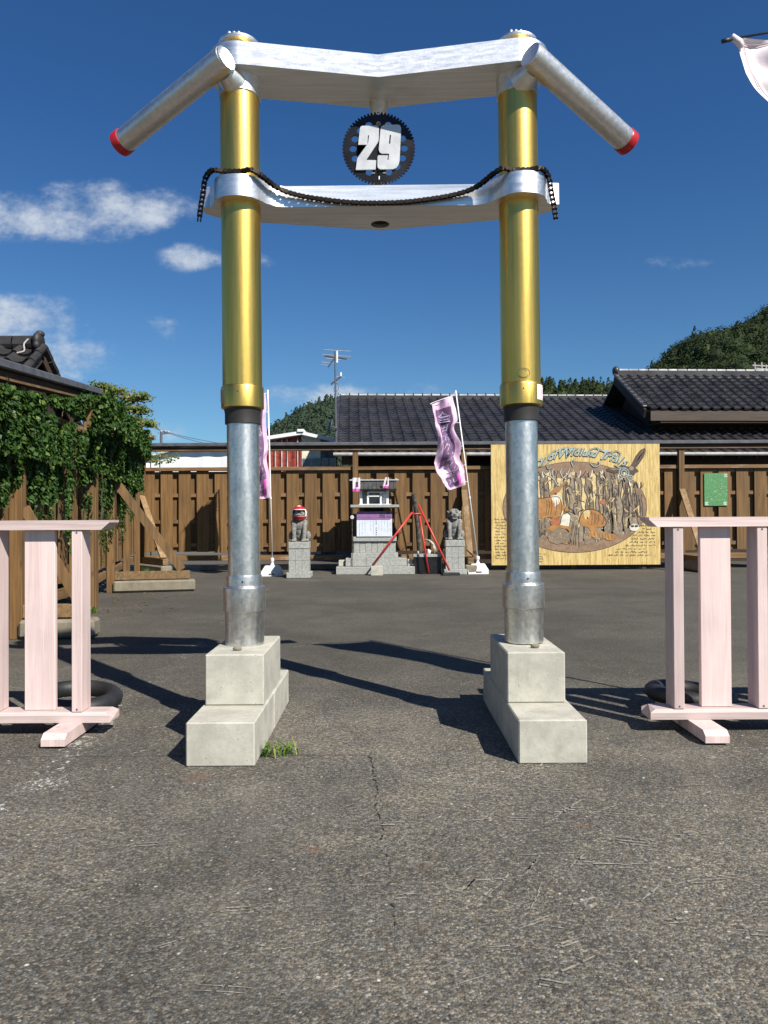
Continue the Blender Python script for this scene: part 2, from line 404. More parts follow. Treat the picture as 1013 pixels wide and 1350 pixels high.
    c = t.mix(t.m('MULTIPLY', newer, 0.60), c, (0.050, 0.046, 0.038))
    t.put(b.inputs['Base Color'], c)
    b.inputs['Roughness'].default_value = 0.88
    b.inputs['Specular IOR Level'].default_value = 0.35
    bump(t, b, t.m('ADD', h, t.m('MULTIPLY', grit, 0.35)), 0.75, 0.006)
    return m


M['ground'] = mat_ground()


def mat_mural():
    m, t, b = newmat('painted gold boards')
    v = t.node('ShaderNodeTexCoord').outputs['Object']
    s1 = t.noise(t.mapping(v, (26, 1, 2.2)), 1.0, 6, 0.65, 0.4)
    s2 = t.noise(t.mapping(v, (70, 1, 7)), 1.0, 5, 0.7)
    s3 = t.noise(t.mapping(v, (5, 1, 1.2), loc=(4, 0, 3)), 1.0, 4, 0.6)
    c = t.mix(t.ss(s1, 0.3, 0.65), (0.40, 0.27, 0.085), (0.66, 0.50, 0.20))
    c = t.mix(t.m('MULTIPLY', t.ss(s2, 0.52, 0.70), 0.75), c, (0.17, 0.12, 0.05))
    c = t.mix(t.m('MULTIPLY', t.ss(s3, 0.5, 0.8), 0.35), c, (0.42, 0.30, 0.12))
    t.put(b.inputs['Base Color'], c)
    b.inputs['Roughness'].default_value = 0.6
    return m


M['mural'] = mat_mural()
for k, c in {'m_brown': (0.235, 0.15, 0.092), 'm_cream': (0.60, 0.46, 0.22), 'm_trunk': (0.20, 0.155, 0.105), 'm_trunk2': (0.26, 0.205, 0.14),
             'm_line': (0.045, 0.032, 0.022), 'm_orange': (0.36, 0.17, 0.045), 'm_tan': (0.30, 0.155, 0.06), 'm_white': (0.62, 0.58, 0.48),
             'm_blue': (0.30, 0.38, 0.36), 'm_dark': (0.075, 0.05, 0.035), 'm_red': (0.34, 0.11, 0.05)}.items():
    M[k] = plain('mural paint ' + k[2:], c, 0.6, var=0.22, scale=9, bmp=0)


# ------------------------------------------------------------------ mesh helpers
class MB:
    def __init__(s):
        s.v, s.f, s.mi = [], [], []

    def add(s, vs, fs, mi=0):
        o = len(s.v)
        s.v += [Vector(p) for p in vs]
        s.f += [tuple(i + o for i in f) for f in fs]
        s.mi += [mi] * len(fs)
        return s

    def box(s, c, d, rot=None, mi=0, bev=0.0):
        x, y, z = d[0] / 2, d[1] / 2, d[2] / 2
        if bev:
            bm = bmesh.new()
            bmesh.ops.create_cube(bm, size=1)
            for v in bm.verts:
                v.co = Vector((v.co.x * d[0], v.co.y * d[1], v.co.z * d[2]))
            bmesh.ops.bevel(bm, geom=bm.edges[:], offset=bev, segments=1, affect='EDGES')
            vs = [v.co.copy() for v in bm.verts]
            bm.verts.index_update()
            fs = [tuple(v.index for v in f.verts) for f in bm.faces]
            bm.free()
        else:
            vs = [Vector((a * x, b * y, e * z)) for a in (-1, 1) for b in (-1, 1) for e in (-1, 1)]
            fs = [(0, 1, 3, 2), (4, 6, 7, 5), (0, 4, 5, 1), (2, 3, 7, 6), (0, 2, 6, 4), (1, 5, 7, 3)]
        if rot is not None:
            rm = rot if isinstance(rot, Matrix) else Matrix.Rotation(rot[2], 3, 'Z') @ Matrix.Rotation(rot[1], 3, 'Y') @ Matrix.Rotation(rot[0], 3, 'X')
            vs = [rm @ p for p in vs]
        return s.add([p + Vector(c) for p in vs], fs, mi)

    def b2(s, lo, hi, mi=0, bev=0.0):
        return s.box([(a + b) / 2 for a, b in zip(lo, hi)], [abs(b - a) for a, b in zip(lo, hi)], None, mi, bev)

    def beam(s, p0, p1, wdt, hgt, up=(0, 0, 1), mi=0, bev=0.0):
        p0, p1 = Vector(p0), Vector(p1)
        d = (p1 - p0)
        L = d.length
        d.normalize()
        side = d.cross(Vector(up))
        side.normalize()
        u = side.cross(d)
        rm = Matrix((side, d, u)).transposed()
        return s.box((p0 + p1) / 2, (wdt, L, hgt), rm, mi, bev)

    def tube(s, pts, r, seg=10, mi=0, cap=True):
        pts = [Vector(p) for p in pts]
        n = len(pts)
        rr = r if isinstance(r, (list, tuple)) else [r] * n
        rings = []
        prev = None
        for i, p in enumerate(pts):
            d = (pts[min(i + 1, n - 1)] - pts[max(i - 1, 0)]).normalized()
            if prev is None:
                a = d.orthogonal().normalized()
            else:
                a = (prev - d * prev.dot(d)).normalized()
            prev = a
            b = d.cross(a)
            rings.append([p + (a * math.cos(2 * PI * k / seg) + b * math.sin(2 * PI * k / seg)) * rr[i] for k in range(seg)])
        vs = [q for g in rings for q in g]
        fs = [(i * seg + k, i * seg + (k + 1) % seg, (i + 1) * seg + (k + 1) % seg, (i + 1) * seg + k) for i in range(n - 1) for k in range(seg)]
        if cap:
            fs += [tuple(reversed(range(seg))), tuple((n - 1) * seg + k for k in range(seg))]
        return s.add(vs, fs, mi)

    def lathe(s, prof, c=(0, 0, 0), seg=48, mi=0, cap=True):
        vs = [Vector((c[0] + r * math.cos(2 * PI * k / seg), c[1] + r * math.sin(2 * PI * k / seg), c[2] + z)) for r, z in prof for k in range(seg)]
        n = len(prof)
        fs = [(i * seg + k, i * seg + (k + 1) % seg, (i + 1) * seg + (k + 1) % seg, (i + 1) * seg + k) for i in range(n - 1) for k in range(seg)]
        if cap:
            fs += [tuple(reversed(range(seg))), tuple((n - 1) * seg + k for k in range(seg))]
        return s.add(vs, fs, mi)

    def sphere(s, c, r, seg=16, rings=10, rot=None, mi=0):
        r = (r, r, r) if isinstance(r, (int, float)) else r
        vs, fs = [], []
        for i in range(rings + 1):
            th = PI * i / rings
            for k in range(seg):
                ph = 2 * PI * k / seg
                vs.append(Vector((math.sin(th) * math.cos(ph) * r[0], math.sin(th) * math.sin(ph) * r[1], math.cos(th) * r[2])))
        for i in range(rings):
            for k in range(seg):
                fs.append((i * seg + k, (i + 1) * seg + k, (i + 1) * seg + (k + 1) % seg, i * seg + (k + 1) % seg))
        if rot:
            rm = Matrix.Rotation(rot[2], 3, 'Z') @ Matrix.Rotation(rot[1], 3, 'Y') @ Matrix.Rotation(rot[0], 3, 'X')
            vs = [rm @ p for p in vs]
        return s.add([p + Vector(c) for p in vs], fs, mi)

    def xf(s, mtx):
        s.v = [mtx @ p for p in s.v]
        return s

    def build(s, name, mats, parent=None, smooth=False, world=True, auto=None):
        me = bpy.data.meshes.new(name)
        off = Vector((0, 0, 0))
        if parent is not None and world:
            p = parent
            while p is not None:
                off += p.location
                p = p.parent
        me.from_pydata([tuple(p - off) for p in s.v], [], s.f)
        mats = mats if isinstance(mats, (list, tuple)) else [mats]
        for m in mats:
            me.materials.append(M[m] if isinstance(m, str) else m)
        if len(mats) > 1:
            me.polygons.foreach_set('material_index', s.mi)
        if smooth or auto:
            me.polygons.foreach_set('use_smooth', [True] * len(me.polygons))
            if auto:
                me.set_sharp_from_angle(angle=R(auto))
        me.update()
        o = bpy.data.objects.new(name, me)
        C.objects.link(o)
        if parent is not None:
            o.parent = parent
        return o


def tag(o, label, cat, group=None):
    o['label'] = label
    o['category'] = cat
    if group:
        o['group'] = group
    return o


def thing(name, label, cat, loc=(0, 0, 0), group=None):
    o = bpy.data.objects.new(name, None)
    o.empty_display_size = 0.1
    C.objects.link(o)
    o.location = loc
    return tag(o, label, cat, group)


def struct(o):
    o['kind'] = 'structure'
    return o


def stuff(o):
    o['kind'] = 'stuff'
    return o


def share(src, loc, parent, rot=None):
    c = src.copy()
    C.objects.link(c)
    c.parent = parent
    c.location = loc
    if rot is not None:
        c.rotation_euler = rot
    return c


def area(loop):
    return sum(loop[i][0] * loop[(i + 1) % len(loop)][1] - loop[(i + 1) % len(loop)][0] * loop[i][1] for i in range(len(loop)))


def fill2d(loops, depth=0.0, bev=0.0):
    """closed 2-D loops (holes allowed) -> verts, faces, extruded by +-depth along z"""
    cu = bpy.data.curves.new('t', 'CURVE')
    cu.dimensions = '2D'
    cu.fill_mode = 'BOTH' if depth else 'FRONT'
    cu.extrude = depth
    cu.bevel_depth = bev
    cu.bevel_resolution = 0
    for lp in loops:
        sp = cu.splines.new('POLY')
        sp.points.add(len(lp) - 1)
        for i, p in enumerate(lp):
            sp.points[i].co = (p[0], p[1], 0, 1)
        sp.use_cyclic_u = True
    return curve_mesh(cu)


def curve_mesh(cu):
    o = bpy.data.objects.new('t', cu)
    C.objects.link(o)
    dg = bpy.context.evaluated_depsgraph_get()
    me = o.evaluated_get(dg).to_mesh()
    vs = [v.co.copy() for v in me.vertices]
    fs = [tuple(p.vertices) for p in me.polygons]
    o.evaluated_get(dg).to_mesh_clear()
    bpy.data.objects.remove(o)
    bpy.data.curves.remove(cu)
    return vs, fs


def text2d(txt, size=1.0, depth=0.0, shear=0.0, align='CENTER', bold=0.0):
    cu = bpy.data.curves.new('t', 'FONT')
    cu.body = txt
    cu.size = size
    cu.extrude = depth
    cu.shear = shear
    cu.offset = bold
    cu.align_x = align
    cu.align_y = 'CENTER'
    cu.resolution_u = 3
    return curve_mesh(cu)


def circ(cx, cy, r, n=24, ry=None, a0=0.0):
    ry = r if ry is None else ry
    return [(cx + r * math.cos(a0 + 2 * PI * k / n), cy + ry * math.sin(a0 + 2 * PI * k / n)) for k in range(n)]


def px(x, y, Y):
    """point at depth Y seen at photo pixel x, y (used only to work out sizes)"""
    return Vector(((x - 506.5) / 1000 * Y, Y, 1.1 + (684 - y) / 1000 * Y))


def catmull(pts, n):
    P = [Vector(p) for p in pts]
    P = [P[0] * 2 - P[1]] + P + [P[-1] * 2 - P[-2]]
    o = []
    for i in range(1, len(P) - 2):
        for k in range(n):
            t = k / n
            a, b, c, d = P[i - 1], P[i], P[i + 1], P[i + 2]
            o.append(0.5 * ((2 * b) + (c - a) * t + (2 * a - 5 * b + 4 * c - d) * t * t + (3 * b - a - 3 * c + d) * t ** 3))
    o.append(P[-2])
    return o


# ------------------------------------------------------------------ ground
g = MB()
n = 60
xs = [-1500, -400, -100, -30] + [-12 + i for i in range(25)] + [30, 100, 400, 1500]
ys = [-1500, -300, -60, -15] + [-5 + i for i in range(26)] + [40, 120, 500, 3000]
g.v = [Vector((x, y, 0)) for y in ys for x in xs]
nx = len(xs)
g.f = [(j * nx + i, j * nx + i + 1, (j + 1) * nx + i + 1, (j + 1) * nx + i) for j in range(len(ys) - 1) for i in range(nx - 1)]
g.mi = [0] * len(g.f)
ground = struct(g.build('ground', 'ground'))

# crack running away from the camera, packed with grit
crk = MB()
base = [(-0.075, 3.55), (-0.055, 3.38), (-0.045, 3.2), (-0.03, 3.05), (-0.035, 2.9), (-0.01, 2.72), (-0.01, 2.55), (0.015, 2.4), (0.01, 2.25), (0.025, 2.1), (0.02, 1.95)]
pts = catmull([(a, b, 0) for a, b in base], 14)
for i, p in enumerate(pts):
    j = noise.noise(Vector((p.y * 30, 3, 1))) * 0.014
    wd = (0.0018 + 0.0055 * max(0, noise.noise(Vector((p.y * 11, 7, 2))) + 0.25)) * (1 - 0.4 * i / len(pts))
    crk.v += [Vector((p.x + j - wd, p.y, 0.003)), Vector((p.x + j + wd, p.y, 0.003))]
crk.f = [(2 * i, 2 * i + 1, 2 * i + 3, 2 * i + 2) for i in range(len(pts) - 1) if noise.noise(Vector((i * .33, 2, 2))) > -.12 + .25 * i / len(pts)]
crk.mi = [0] * len(crk.f)
M['crack'] = plain('crack grit', (0.024, 0.023, 0.018), 0.95, var=0.6, scale=60)
c_ = crk.build('asphalt_crack', 'crack', ground)

# pale curved scuffs ground into the surface
sc_ = MB()
rsc = random.Random(21)
for i in range(95):
    y = rsc.uniform(1.75, 4.3) if i < 85 else rsc.uniform(4.3, 9)
    x = rsc.uniform(-.5, .52) * y
    if i < 50:
        x = rsc.gauss(.45, .35)
        y = rsc.uniform(2.0, 3.4)
    a = rsc.choice((.55, .75, .15, .2, 1.0, -.1)) + rsc.gauss(0, .12)
    ln = rsc.uniform(.04, .26) * (1 if y < 4 else 2)
    cur = rsc.uniform(-1.6, 1.6)
    w_ = rsc.uniform(.002, .0062) * (1 if y < 3.4 else 1.8)
    for rep_ in range(rsc.choice((1, 1, 2, 3))):
        px_, py_, aa = x + rep_ * .012, y + rep_ * .02, a
        K_s = int(ln / .012) + 2
        prev_ = None
        for k in range(K_s):
            nn_ = Vector((-math.sin(aa), math.cos(aa), 0)) * w_ * math.sin(PI * (k + .5) / K_s) * rsc.uniform(.3, 1.2)
            c0 = Vector((px_, py_, .0032))
            cur_ = (c0 + nn_, c0 - nn_)
            if prev_ and rsc.random() < .72:
                sc_.add([prev_[0], prev_[1], cur_[1], cur_[0]], [(0, 1, 2, 3)])
            prev_ = cur_
            px_ += math.cos(aa) * .012
            py_ += math.sin(aa) * .012
            aa += cur * .012
M['scuff'] = plain('pale scuff', (0.235, 0.22, 0.19), 0.9, var=0.4, scale=90, bmp=0)
stuff(sc_.build('scuff_marks', 'scuff', ground))

# loose grit
gr = MB()
for i in range(500):
    if random.random() < 0.55:
        y = random.uniform(1.6, 9)
        x = random.uniform(-0.52, 0.52) * y
    else:
        y = random.uniform(1.9, 3.6)
        x = random.gauss(0, 0.12) - 0.03
    s = random.uniform(0.0015, 0.0035)
    a = random.random() * 6
    vs = []
    for k in range(5):
        vs.append((x + s * math.cos(a + k * 1.257) * random.uniform(.7, 1.2), y + s * math.sin(a + k * 1.257), 0.0005))
    vs.append((x, y, s * random.uniform(.7, 1.1)))
    gr.add(vs, [(k, (k + 1) % 5, 5) for k in range(5)])
M['grit'] = plain('loose grit stone', (0.16, 0.15, 0.13), 0.9, var=0.5, scale=30, bmp=0)
gs = gr.build('gravel', 'grit')
stuff(gs)
tag(gs, 'loose pale grit scattered over the dark asphalt yard', 'gravel')

# ------------------------------------------------------------------ concrete blocks under the gate
def block(lo, hi, label):
    o = MB().b2((0, 0, 0), [b - a for a, b in zip(lo, hi)], bev=0.006)
    ob = o.build('concrete_block', 'concrete')
    ob.location = lo
    ob['group'] = 'concrete blocks under the gate columns'
    return tag(ob, label, 'concrete block', 'concrete blocks under the gate columns')


def bl(x0, x1, y, z0, z1, y1, label):
    return block((x0, y, z0), (x1, y1, z1), label)


bl(-0.889, -0.581, 3.385, 0, .197, 3.975, 'front ground-level concrete block under the left gate column')
bl(-0.887, -0.579, 3.978, 0, .196, 4.575, 'rear ground-level concrete block under the left gate column')
bl(-0.874, -0.588, 3.69, .198, .445, 4.28, 'upper pale concrete block carrying the foot of the left steel column')
bl(0.596, 0.904, 3.400, 0, .197, 3.99, 'front ground-level concrete block under the right gate column')
bl(0.594, 0.902, 3.993, 0, .196, 4.59, 'rear ground-level concrete block under the right gate column')
bl(0.597, 0.881, 3.71, .198, .445, 4.30, 'upper pale concrete block carrying the foot of the right steel column')
for (x, y, lab) in ((-0.735, 3.80, 'small dark pebble lying on the upper left concrete block'), (0.76, 3.83, 'small grey pebble lying on the upper right concrete block')):
    p = MB().sphere((0, 0, 0.010), (0.024, 0.016, 0.012), 10, 6)
    p.v = [v * (1 + 0.25 * noise.noise(v * 60)) for v in p.v]
    o = p.build('pebble', 'old_concrete', smooth=True)
    o.location = (x, y, 0.445)
    tag(o, lab, 'pebble')

# ------------------------------------------------------------------ the gate
T = thing('motorcycle_fork_torii_gate', 'tall gate of gold and silver motorcycle fork legs with number 29 sprocket', 'gate', (0, 4.0, 0.445))
CX = 0.736
for s in (-1, 1):
    cx, cy = s * CX, 4.0 + (0.012 if s > 0 else 0)
    pipe = MB().lathe([(.100, .446), (.1015, .449), (.1015, .62), (.103, .625), (.109, .628), (.110, .634), (.110, .748), (.107, .752), (.096, .756), (.093, .760), (.093, .80), (.091, .812), (.084, .815), (.084, 1.62)], (cx, cy, 0)).build('steel_pipe', 'galv', T, auto=20)
    MB().sphere((cx + .008, cy - .094, .783), .005, 8, 6).build('bolt_hole', 'dark_void', pipe)
    MB().lathe([(.088, 1.605), (.093, 1.607), (.093, 1.66), (.100, 1.70), (.086, 1.71)], (cx, cy, 0)).build('seal_ring', 'black_ring', T, auto=35)
    gold = MB().lathe([(.098, 1.683), (.1115, 1.690), (.1115, 1.795), (.109, 1.802), (.1035, 1.806), (.1035, 3.50), (.084, 3.51), (.084, 3.615)], (cx, cy, 0), 64).build('gold_tube', 'gold', T, auto=35)
    MB().sphere((cx - .006, cy - .1112, 1.765), .0035, 8, 6).build('screw_hole', 'dark_void', gold)
    cap = MB().lathe([(.086, 3.600), (.108, 3.604), (.110, 3.612), (.106, 3.622), (.06, 3.632)], (cx, cy, 0), 48).build('top_cap', 'silver', T, auto=35)
    for k in range(3):
        MB().lathe([(.010, 0), (.010, .025), (.004, .032)], (cx - .04 + .025 * k, cy - .07, 3.618), 10).build('cap_bolt', 'silver', cap, auto=35)
    MB().lathe([(.105, 3.330), (.1095, 3.333), (.1095, 3.428)], (cx, cy, 0), 64).build('clamp_sleeve', 'silver_bar', T, auto=35)
    # stickers wrapped on the wide gold collar
    def wrap(a0, a1, z0, z1, r, mat, nm, par):
        mb = MB()
        K = 8
        for k in range(K + 1):
            a = R(a0 + (a1 - a0) * k / K)
            for z in (z0, z1):
                mb.v.append(Vector((cx + r * math.cos(a), cy + r * math.sin(a), z)))
        mb.f = [(2 * k, 2 * k + 2, 2 * k + 3, 2 * k + 1) for k in range(K)]
        mb.mi = [0] * K
        return mb.build(nm, mat, par)
    if s < 0:
        st = wrap(184, 213, 1.715, 1.790, .1127, 'sticker_white', 'sticker', gold)
        st['label'] = 'pink sticker with pale lettering and pale border'
        wrap(187, 210, 1.720, 1.785, .1137, 'sticker', 'sticker_face', st)
        vs, fs = text2d('参拝', 0.03)
        tx = '参拝'
        for q, ch in enumerate(tx):
            vs, fs = text2d(ch, 0.034)
            MB().add([(cx + .1148 * math.cos(R(198.5) + v.x / .1148), cy + .1148 * math.sin(R(198.5) + v.x / .1148), 1.768 - q * 0.032 + v.y) for v in vs], fs).build('lettering', 'sticker_white', st)
    else:
        st = wrap(-52, -12, 1.712, 1.790, .1127, 'sticker_white', 'sticker', gold)
        st['label'] = 'white sticker with thin pink frame'
        for a0, a1, z0, z1 in ((-47, -46, 1.717, 1.785), (-18, -17, 1.717, 1.785), (-46, -18, 1.717, 1.719), (-46, -18, 1.783, 1.785), (-33, -29, 1.735, 1.765)):
            wrap(a0, a1, z0, z1, .1135, 'sticker', 'sticker_frame', st)
        # round emblem scratched in the gold tube
        e = MB()
        for rr, cz, w0, w1 in ((.030, 1.845, 0, 360), (.022, 1.842, 200, 340), (.013, 1.852, 20, 160)):
            K = 26
            pp = []
            for k in range(K + 1):
                a = R(w0 + (w1 - w0) * k / K)
                dx = rr * math.cos(a) * 1.1
                ang = R(-92) + dx / .1045
                pp.append(Vector((cx + .1042 * math.cos(ang), cy + .1042 * math.sin(ang), cz + rr * math.sin(a) * 0.85)))
            e.tube(pp, 0.0011, 4)
        e.build('emblem', 'charcoal', gold)['label'] = 'small round face emblem drawn on gold tube'
    # clip-on handlebar
    inn = Vector((s * 0.772, 3.80, 3.425))
    outp = Vector((1.385, 4.22, 3.19) if s > 0 else (-1.44, 4.22, 3.215))
    hb = MB().tube([inn, outp], .0635, 32).build('handlebar', 'silver_bar', T, auto=40)
    d = (outp - inn).normalized()
    MB().tube([inn - d * 0.012, inn + d * .002], .0605, 32).build('end_disc', 'silver', hb, auto=40)
    MB().tube([outp - d * .035, outp - d * .03, outp + d * .012, outp + d * .016], [.066, .069, .069, .06], 32).build('end_cap', 'red_plastic', hb, auto=40)
    # saddle joining bar and sleeve
    MB().tube([(s * .75, 3.94, 3.375), (s * .79, 3.86, 3.39)], [.075, .045], 20).build('weld_collar', 'silver_bar', hb, auto=40)

# top clamp plate
r = .157
half = []
for a in range(-82, -281, -11):
    half.append((-CX + r * math.cos(R(a)), 4.0 + r * math.sin(R(a))))
loop = [(0, 3.975)] + half + [(-0.0, 4.285)]
loopT = loop + [(-x, y) for x, y in reversed(half)]
vs, fs = fill2d([loopT], 0.0595, 0.0)
tc_ = MB().add([(v.x, v.y, 3.487 + v.z) for v in vs], fs).build('top_clamp', 'silver', T, auto=30)
# thin saw marks / repair outline on its face
sm = MB()
for p0, p1 in (((.205 - .6, .0), (.205 - .6, .0)),):
    pass
MB().tube([(0, 4.232, 3.430), (0, 4.232, 2.864)], .052, 32).build('steering_stem', 'silver_bar', T, auto=40)
# lower clamp plate
L = [(0, 4.0), (-.50, 4.0), (-.545, 3.990), (-.59, 3.955), (-.625, 3.905), (-.66, 3.865), (-.695, 3.848), (-.736, 3.843), (-.777, 3.848), (-.815, 3.865),
     (-.848, 3.895), (-.870, 3.94), (-.883, 3.98), (-.90, 3.995), (-.948, 4.0), (-.950, 4.05), (-.93, 4.09), (-.88, 4.13), (-.82, 4.175), (-.736, 4.19), (0, 4.34)]
loopL = L[:] + [(-x, y) for x, y in reversed(L[1:-1])]
hole = circ(0, 4.25, .052, 24)
vs, fs = fill2d([loopL, hole], 0.0555, 0.0)
lc = MB().add([(v.x, v.y, 2.811 + v.z) for v in vs], fs).build('lower_clamp', 'silver', T, auto=30)
MB().lathe([(.051, 2.775), (.051, 2.80)], (0, 4.25, 0), 24).build('hole_shade_disc', 'dark_void', lc)  # black disc: shade inside the stem hole put into its colour
# sprocket with number
SC = Vector((-0.003, 4.130, 3.124))
out_ = []
NT_ = 64
for k in range(NT_):
    for (da, rr) in ((-.42, .186), (-.2, .199), (.2, .199), (.42, .186)):
        a = 2 * PI * (k + da) / NT_
        out_.append((rr * math.cos(a), rr * math.sin(a)))
holes = []
for k in range(16):
    a = 2 * PI * k / 16
    if k in (4, 12):
        holes.append(circ(0, .136 * (1 if k == 4 else -1), .013, 16, .018))
    else:
        holes.append(circ(.140 * math.cos(a), .140 * math.sin(a), .0195, 18))
vs, fs = fill2d([out_] + holes, .005)
sp_ = MB().add([(SC.x + v.x, SC.y + v.z, SC.z + v.y) for v in vs], fs).build('sprocket', 'sprocket', T)
K_ = 4.1 / 1000 / 7.236


def dig(pts):
    return [((a - 495) * K_, (470 - b) * K_) for a, b in pts]


two = dig([(316, 290), (322, 270), (340, 260), (470, 258), (490, 264), (500, 284), (496, 400), (486, 425), (374, 590), (470, 594), (463, 682), (272, 684), (288, 572), (385, 440), (394, 420), (404, 352), (393, 352), (386, 444), (298, 443)])
nin = dig([(514, 300), (520, 270), (545, 256), (680, 252), (702, 260), (713, 285), (694, 600), (684, 640), (662, 668), (630, 681), (510, 681), (490, 672), (481, 655), (483, 560), (492, 546), (584, 548), (577, 592), (588, 592), (594, 532), (525, 530), (504, 518), (495, 490)])
slot = dig([(602, 350), (615, 350), (607, 436), (594, 436)])
vs, fs = fill2d([two], .004)
MB().add([(SC.x + v.x, SC.y - .012 + v.z, SC.z + v.y) for v in vs], fs).build('number_two', 'number', sp_)
vs, fs = fill2d([nin, slot], .004)
MB().add([(SC.x + v.x, SC.y - .012 + v.z, SC.z + v.y) for v in vs], fs).build('number_nine', 'number', sp_)
MB().tube([(SC.x, SC.y - .004, SC.z + .186), (SC.x, SC.y - .012, SC.z + .186)], .005, 10).build('rivet', 'number', sp_)
MB().tube([(SC.x, SC.y - .008, SC.z - .172), (SC.x, SC.y - .008, SC.z - .155)], .004, 8).build('bolt', 'number', sp_)
for sx_ in (-.03, .03):
    MB().beam((SC.x + sx_ - .008, SC.y - .008, SC.z - .137), (SC.x + sx_ + .008, SC.y - .008, SC.z - .137), .004, .003).build('bolt', 'number', sp_)
T.rotation_euler = (0, R(-0.33), 0)
T.location.x = 0.0

# chain draped over the lower clamp ------------------------------------------------
CH = thing('roller_chain', 'dark roller chain draped across the lower silver clamp, both ends hanging', 'chain', (0, 3.95, 2.87))
zt = 2.884
half = [(-.930, 3.945, 2.665), (-.922, 3.94, 2.72), (-.905, 3.93, 2.80), (-.893, 3.915, 2.855), (-.873, 3.90, zt), (-.835, 3.862, zt + .004), (-.785, 3.868, zt),
        (-.74, 3.870, zt), (-.69, 3.870, zt), (-.645, 3.855, zt + .002), (-.60, 3.872, 2.868), (-.52, 3.955, 2.835), (-.42, 3.975, 2.806), (-.30, 3.978, 2.785), (-.15, 3.98, 2.768)]
full = half + [(0, 3.98, 2.763)] + [(-x, y, z) for x, y, z in reversed(half)]
full = [(x - 0.013 - 0.006 * (z - .445), y, z) for x, y, z in full]
pp = catmull(full, 30)
cum = [0]
for i in range(1, len(pp)):
    cum.append(cum[-1] + (pp[i] - pp[i - 1]).length)
pitch = 0.0235
cnt = int(cum[-1] / pitch)


def at_len(s):
    for i in range(1, len(cum)):
        if cum[i] >= s:
            t = (s - cum[i - 1]) / max(1e-9, cum[i] - cum[i - 1])
            return pp[i - 1].lerp(pp[i], t)
    return pp[-1]


def link_mesh(wd, nm):
    mb = MB()
    o = []
    for k in range(7):
        a = R(-90 + 180 * k / 6)
        o.append((pitch * .5 + .0105 * math.cos(a), .0105 * math.sin(a)))
    o.append((0, .0075))
    for k in range(7):
        a = R(90 + 180 * k / 6)
        o.append((-pitch * .5 + .0105 * math.cos(a), .0105 * math.sin(a)))
    o.append((0, -.0075))
    n_ = len(o)
    for sgn in (-1, 1):
        z0, z1 = sgn * wd, sgn * (wd + .003)
        vs = [(a, z0, b) for a, b in o] + [(a, z1, b) for a, b in o]
        mb.add(vs, [tuple(range(n_)), tuple(reversed(range(n_, 2 * n_)))] + [(k, (k + 1) % n_, n_ + (k + 1) % n_, n_ + k) for k in range(n_)])
    mb.tube([(pitch / 2, -.0125, 0), (pitch / 2, .0125, 0)], .0075, 8)
    return mb.build(nm, 'chain', CH, world=False)


la, lb_ = link_mesh(.006, 'link'), link_mesh(.009, 'link')
for k in range(cnt):
    p0, p1 = at_len(k * pitch), at_len((k + 1) * pitch)
    d = (p1 - p0).normalized()
    up = Vector((0, 0, 1)) if abs(d.z) < .75 else Vector((0, 1, 0)) if True else None
    side = up.cross(d).normalized()
    u = d.cross(side)
    rm = Matrix((d, side, u)).transposed()
    src = la if k % 2 == 0 else lb_
    o = src if k < 2 else src.copy()
    if k >= 2:
        C.objects.link(o)
    o.parent = CH
    o.location = (p0 + p1) / 2 - CH.location
    o.rotation_euler = rm.to_euler()

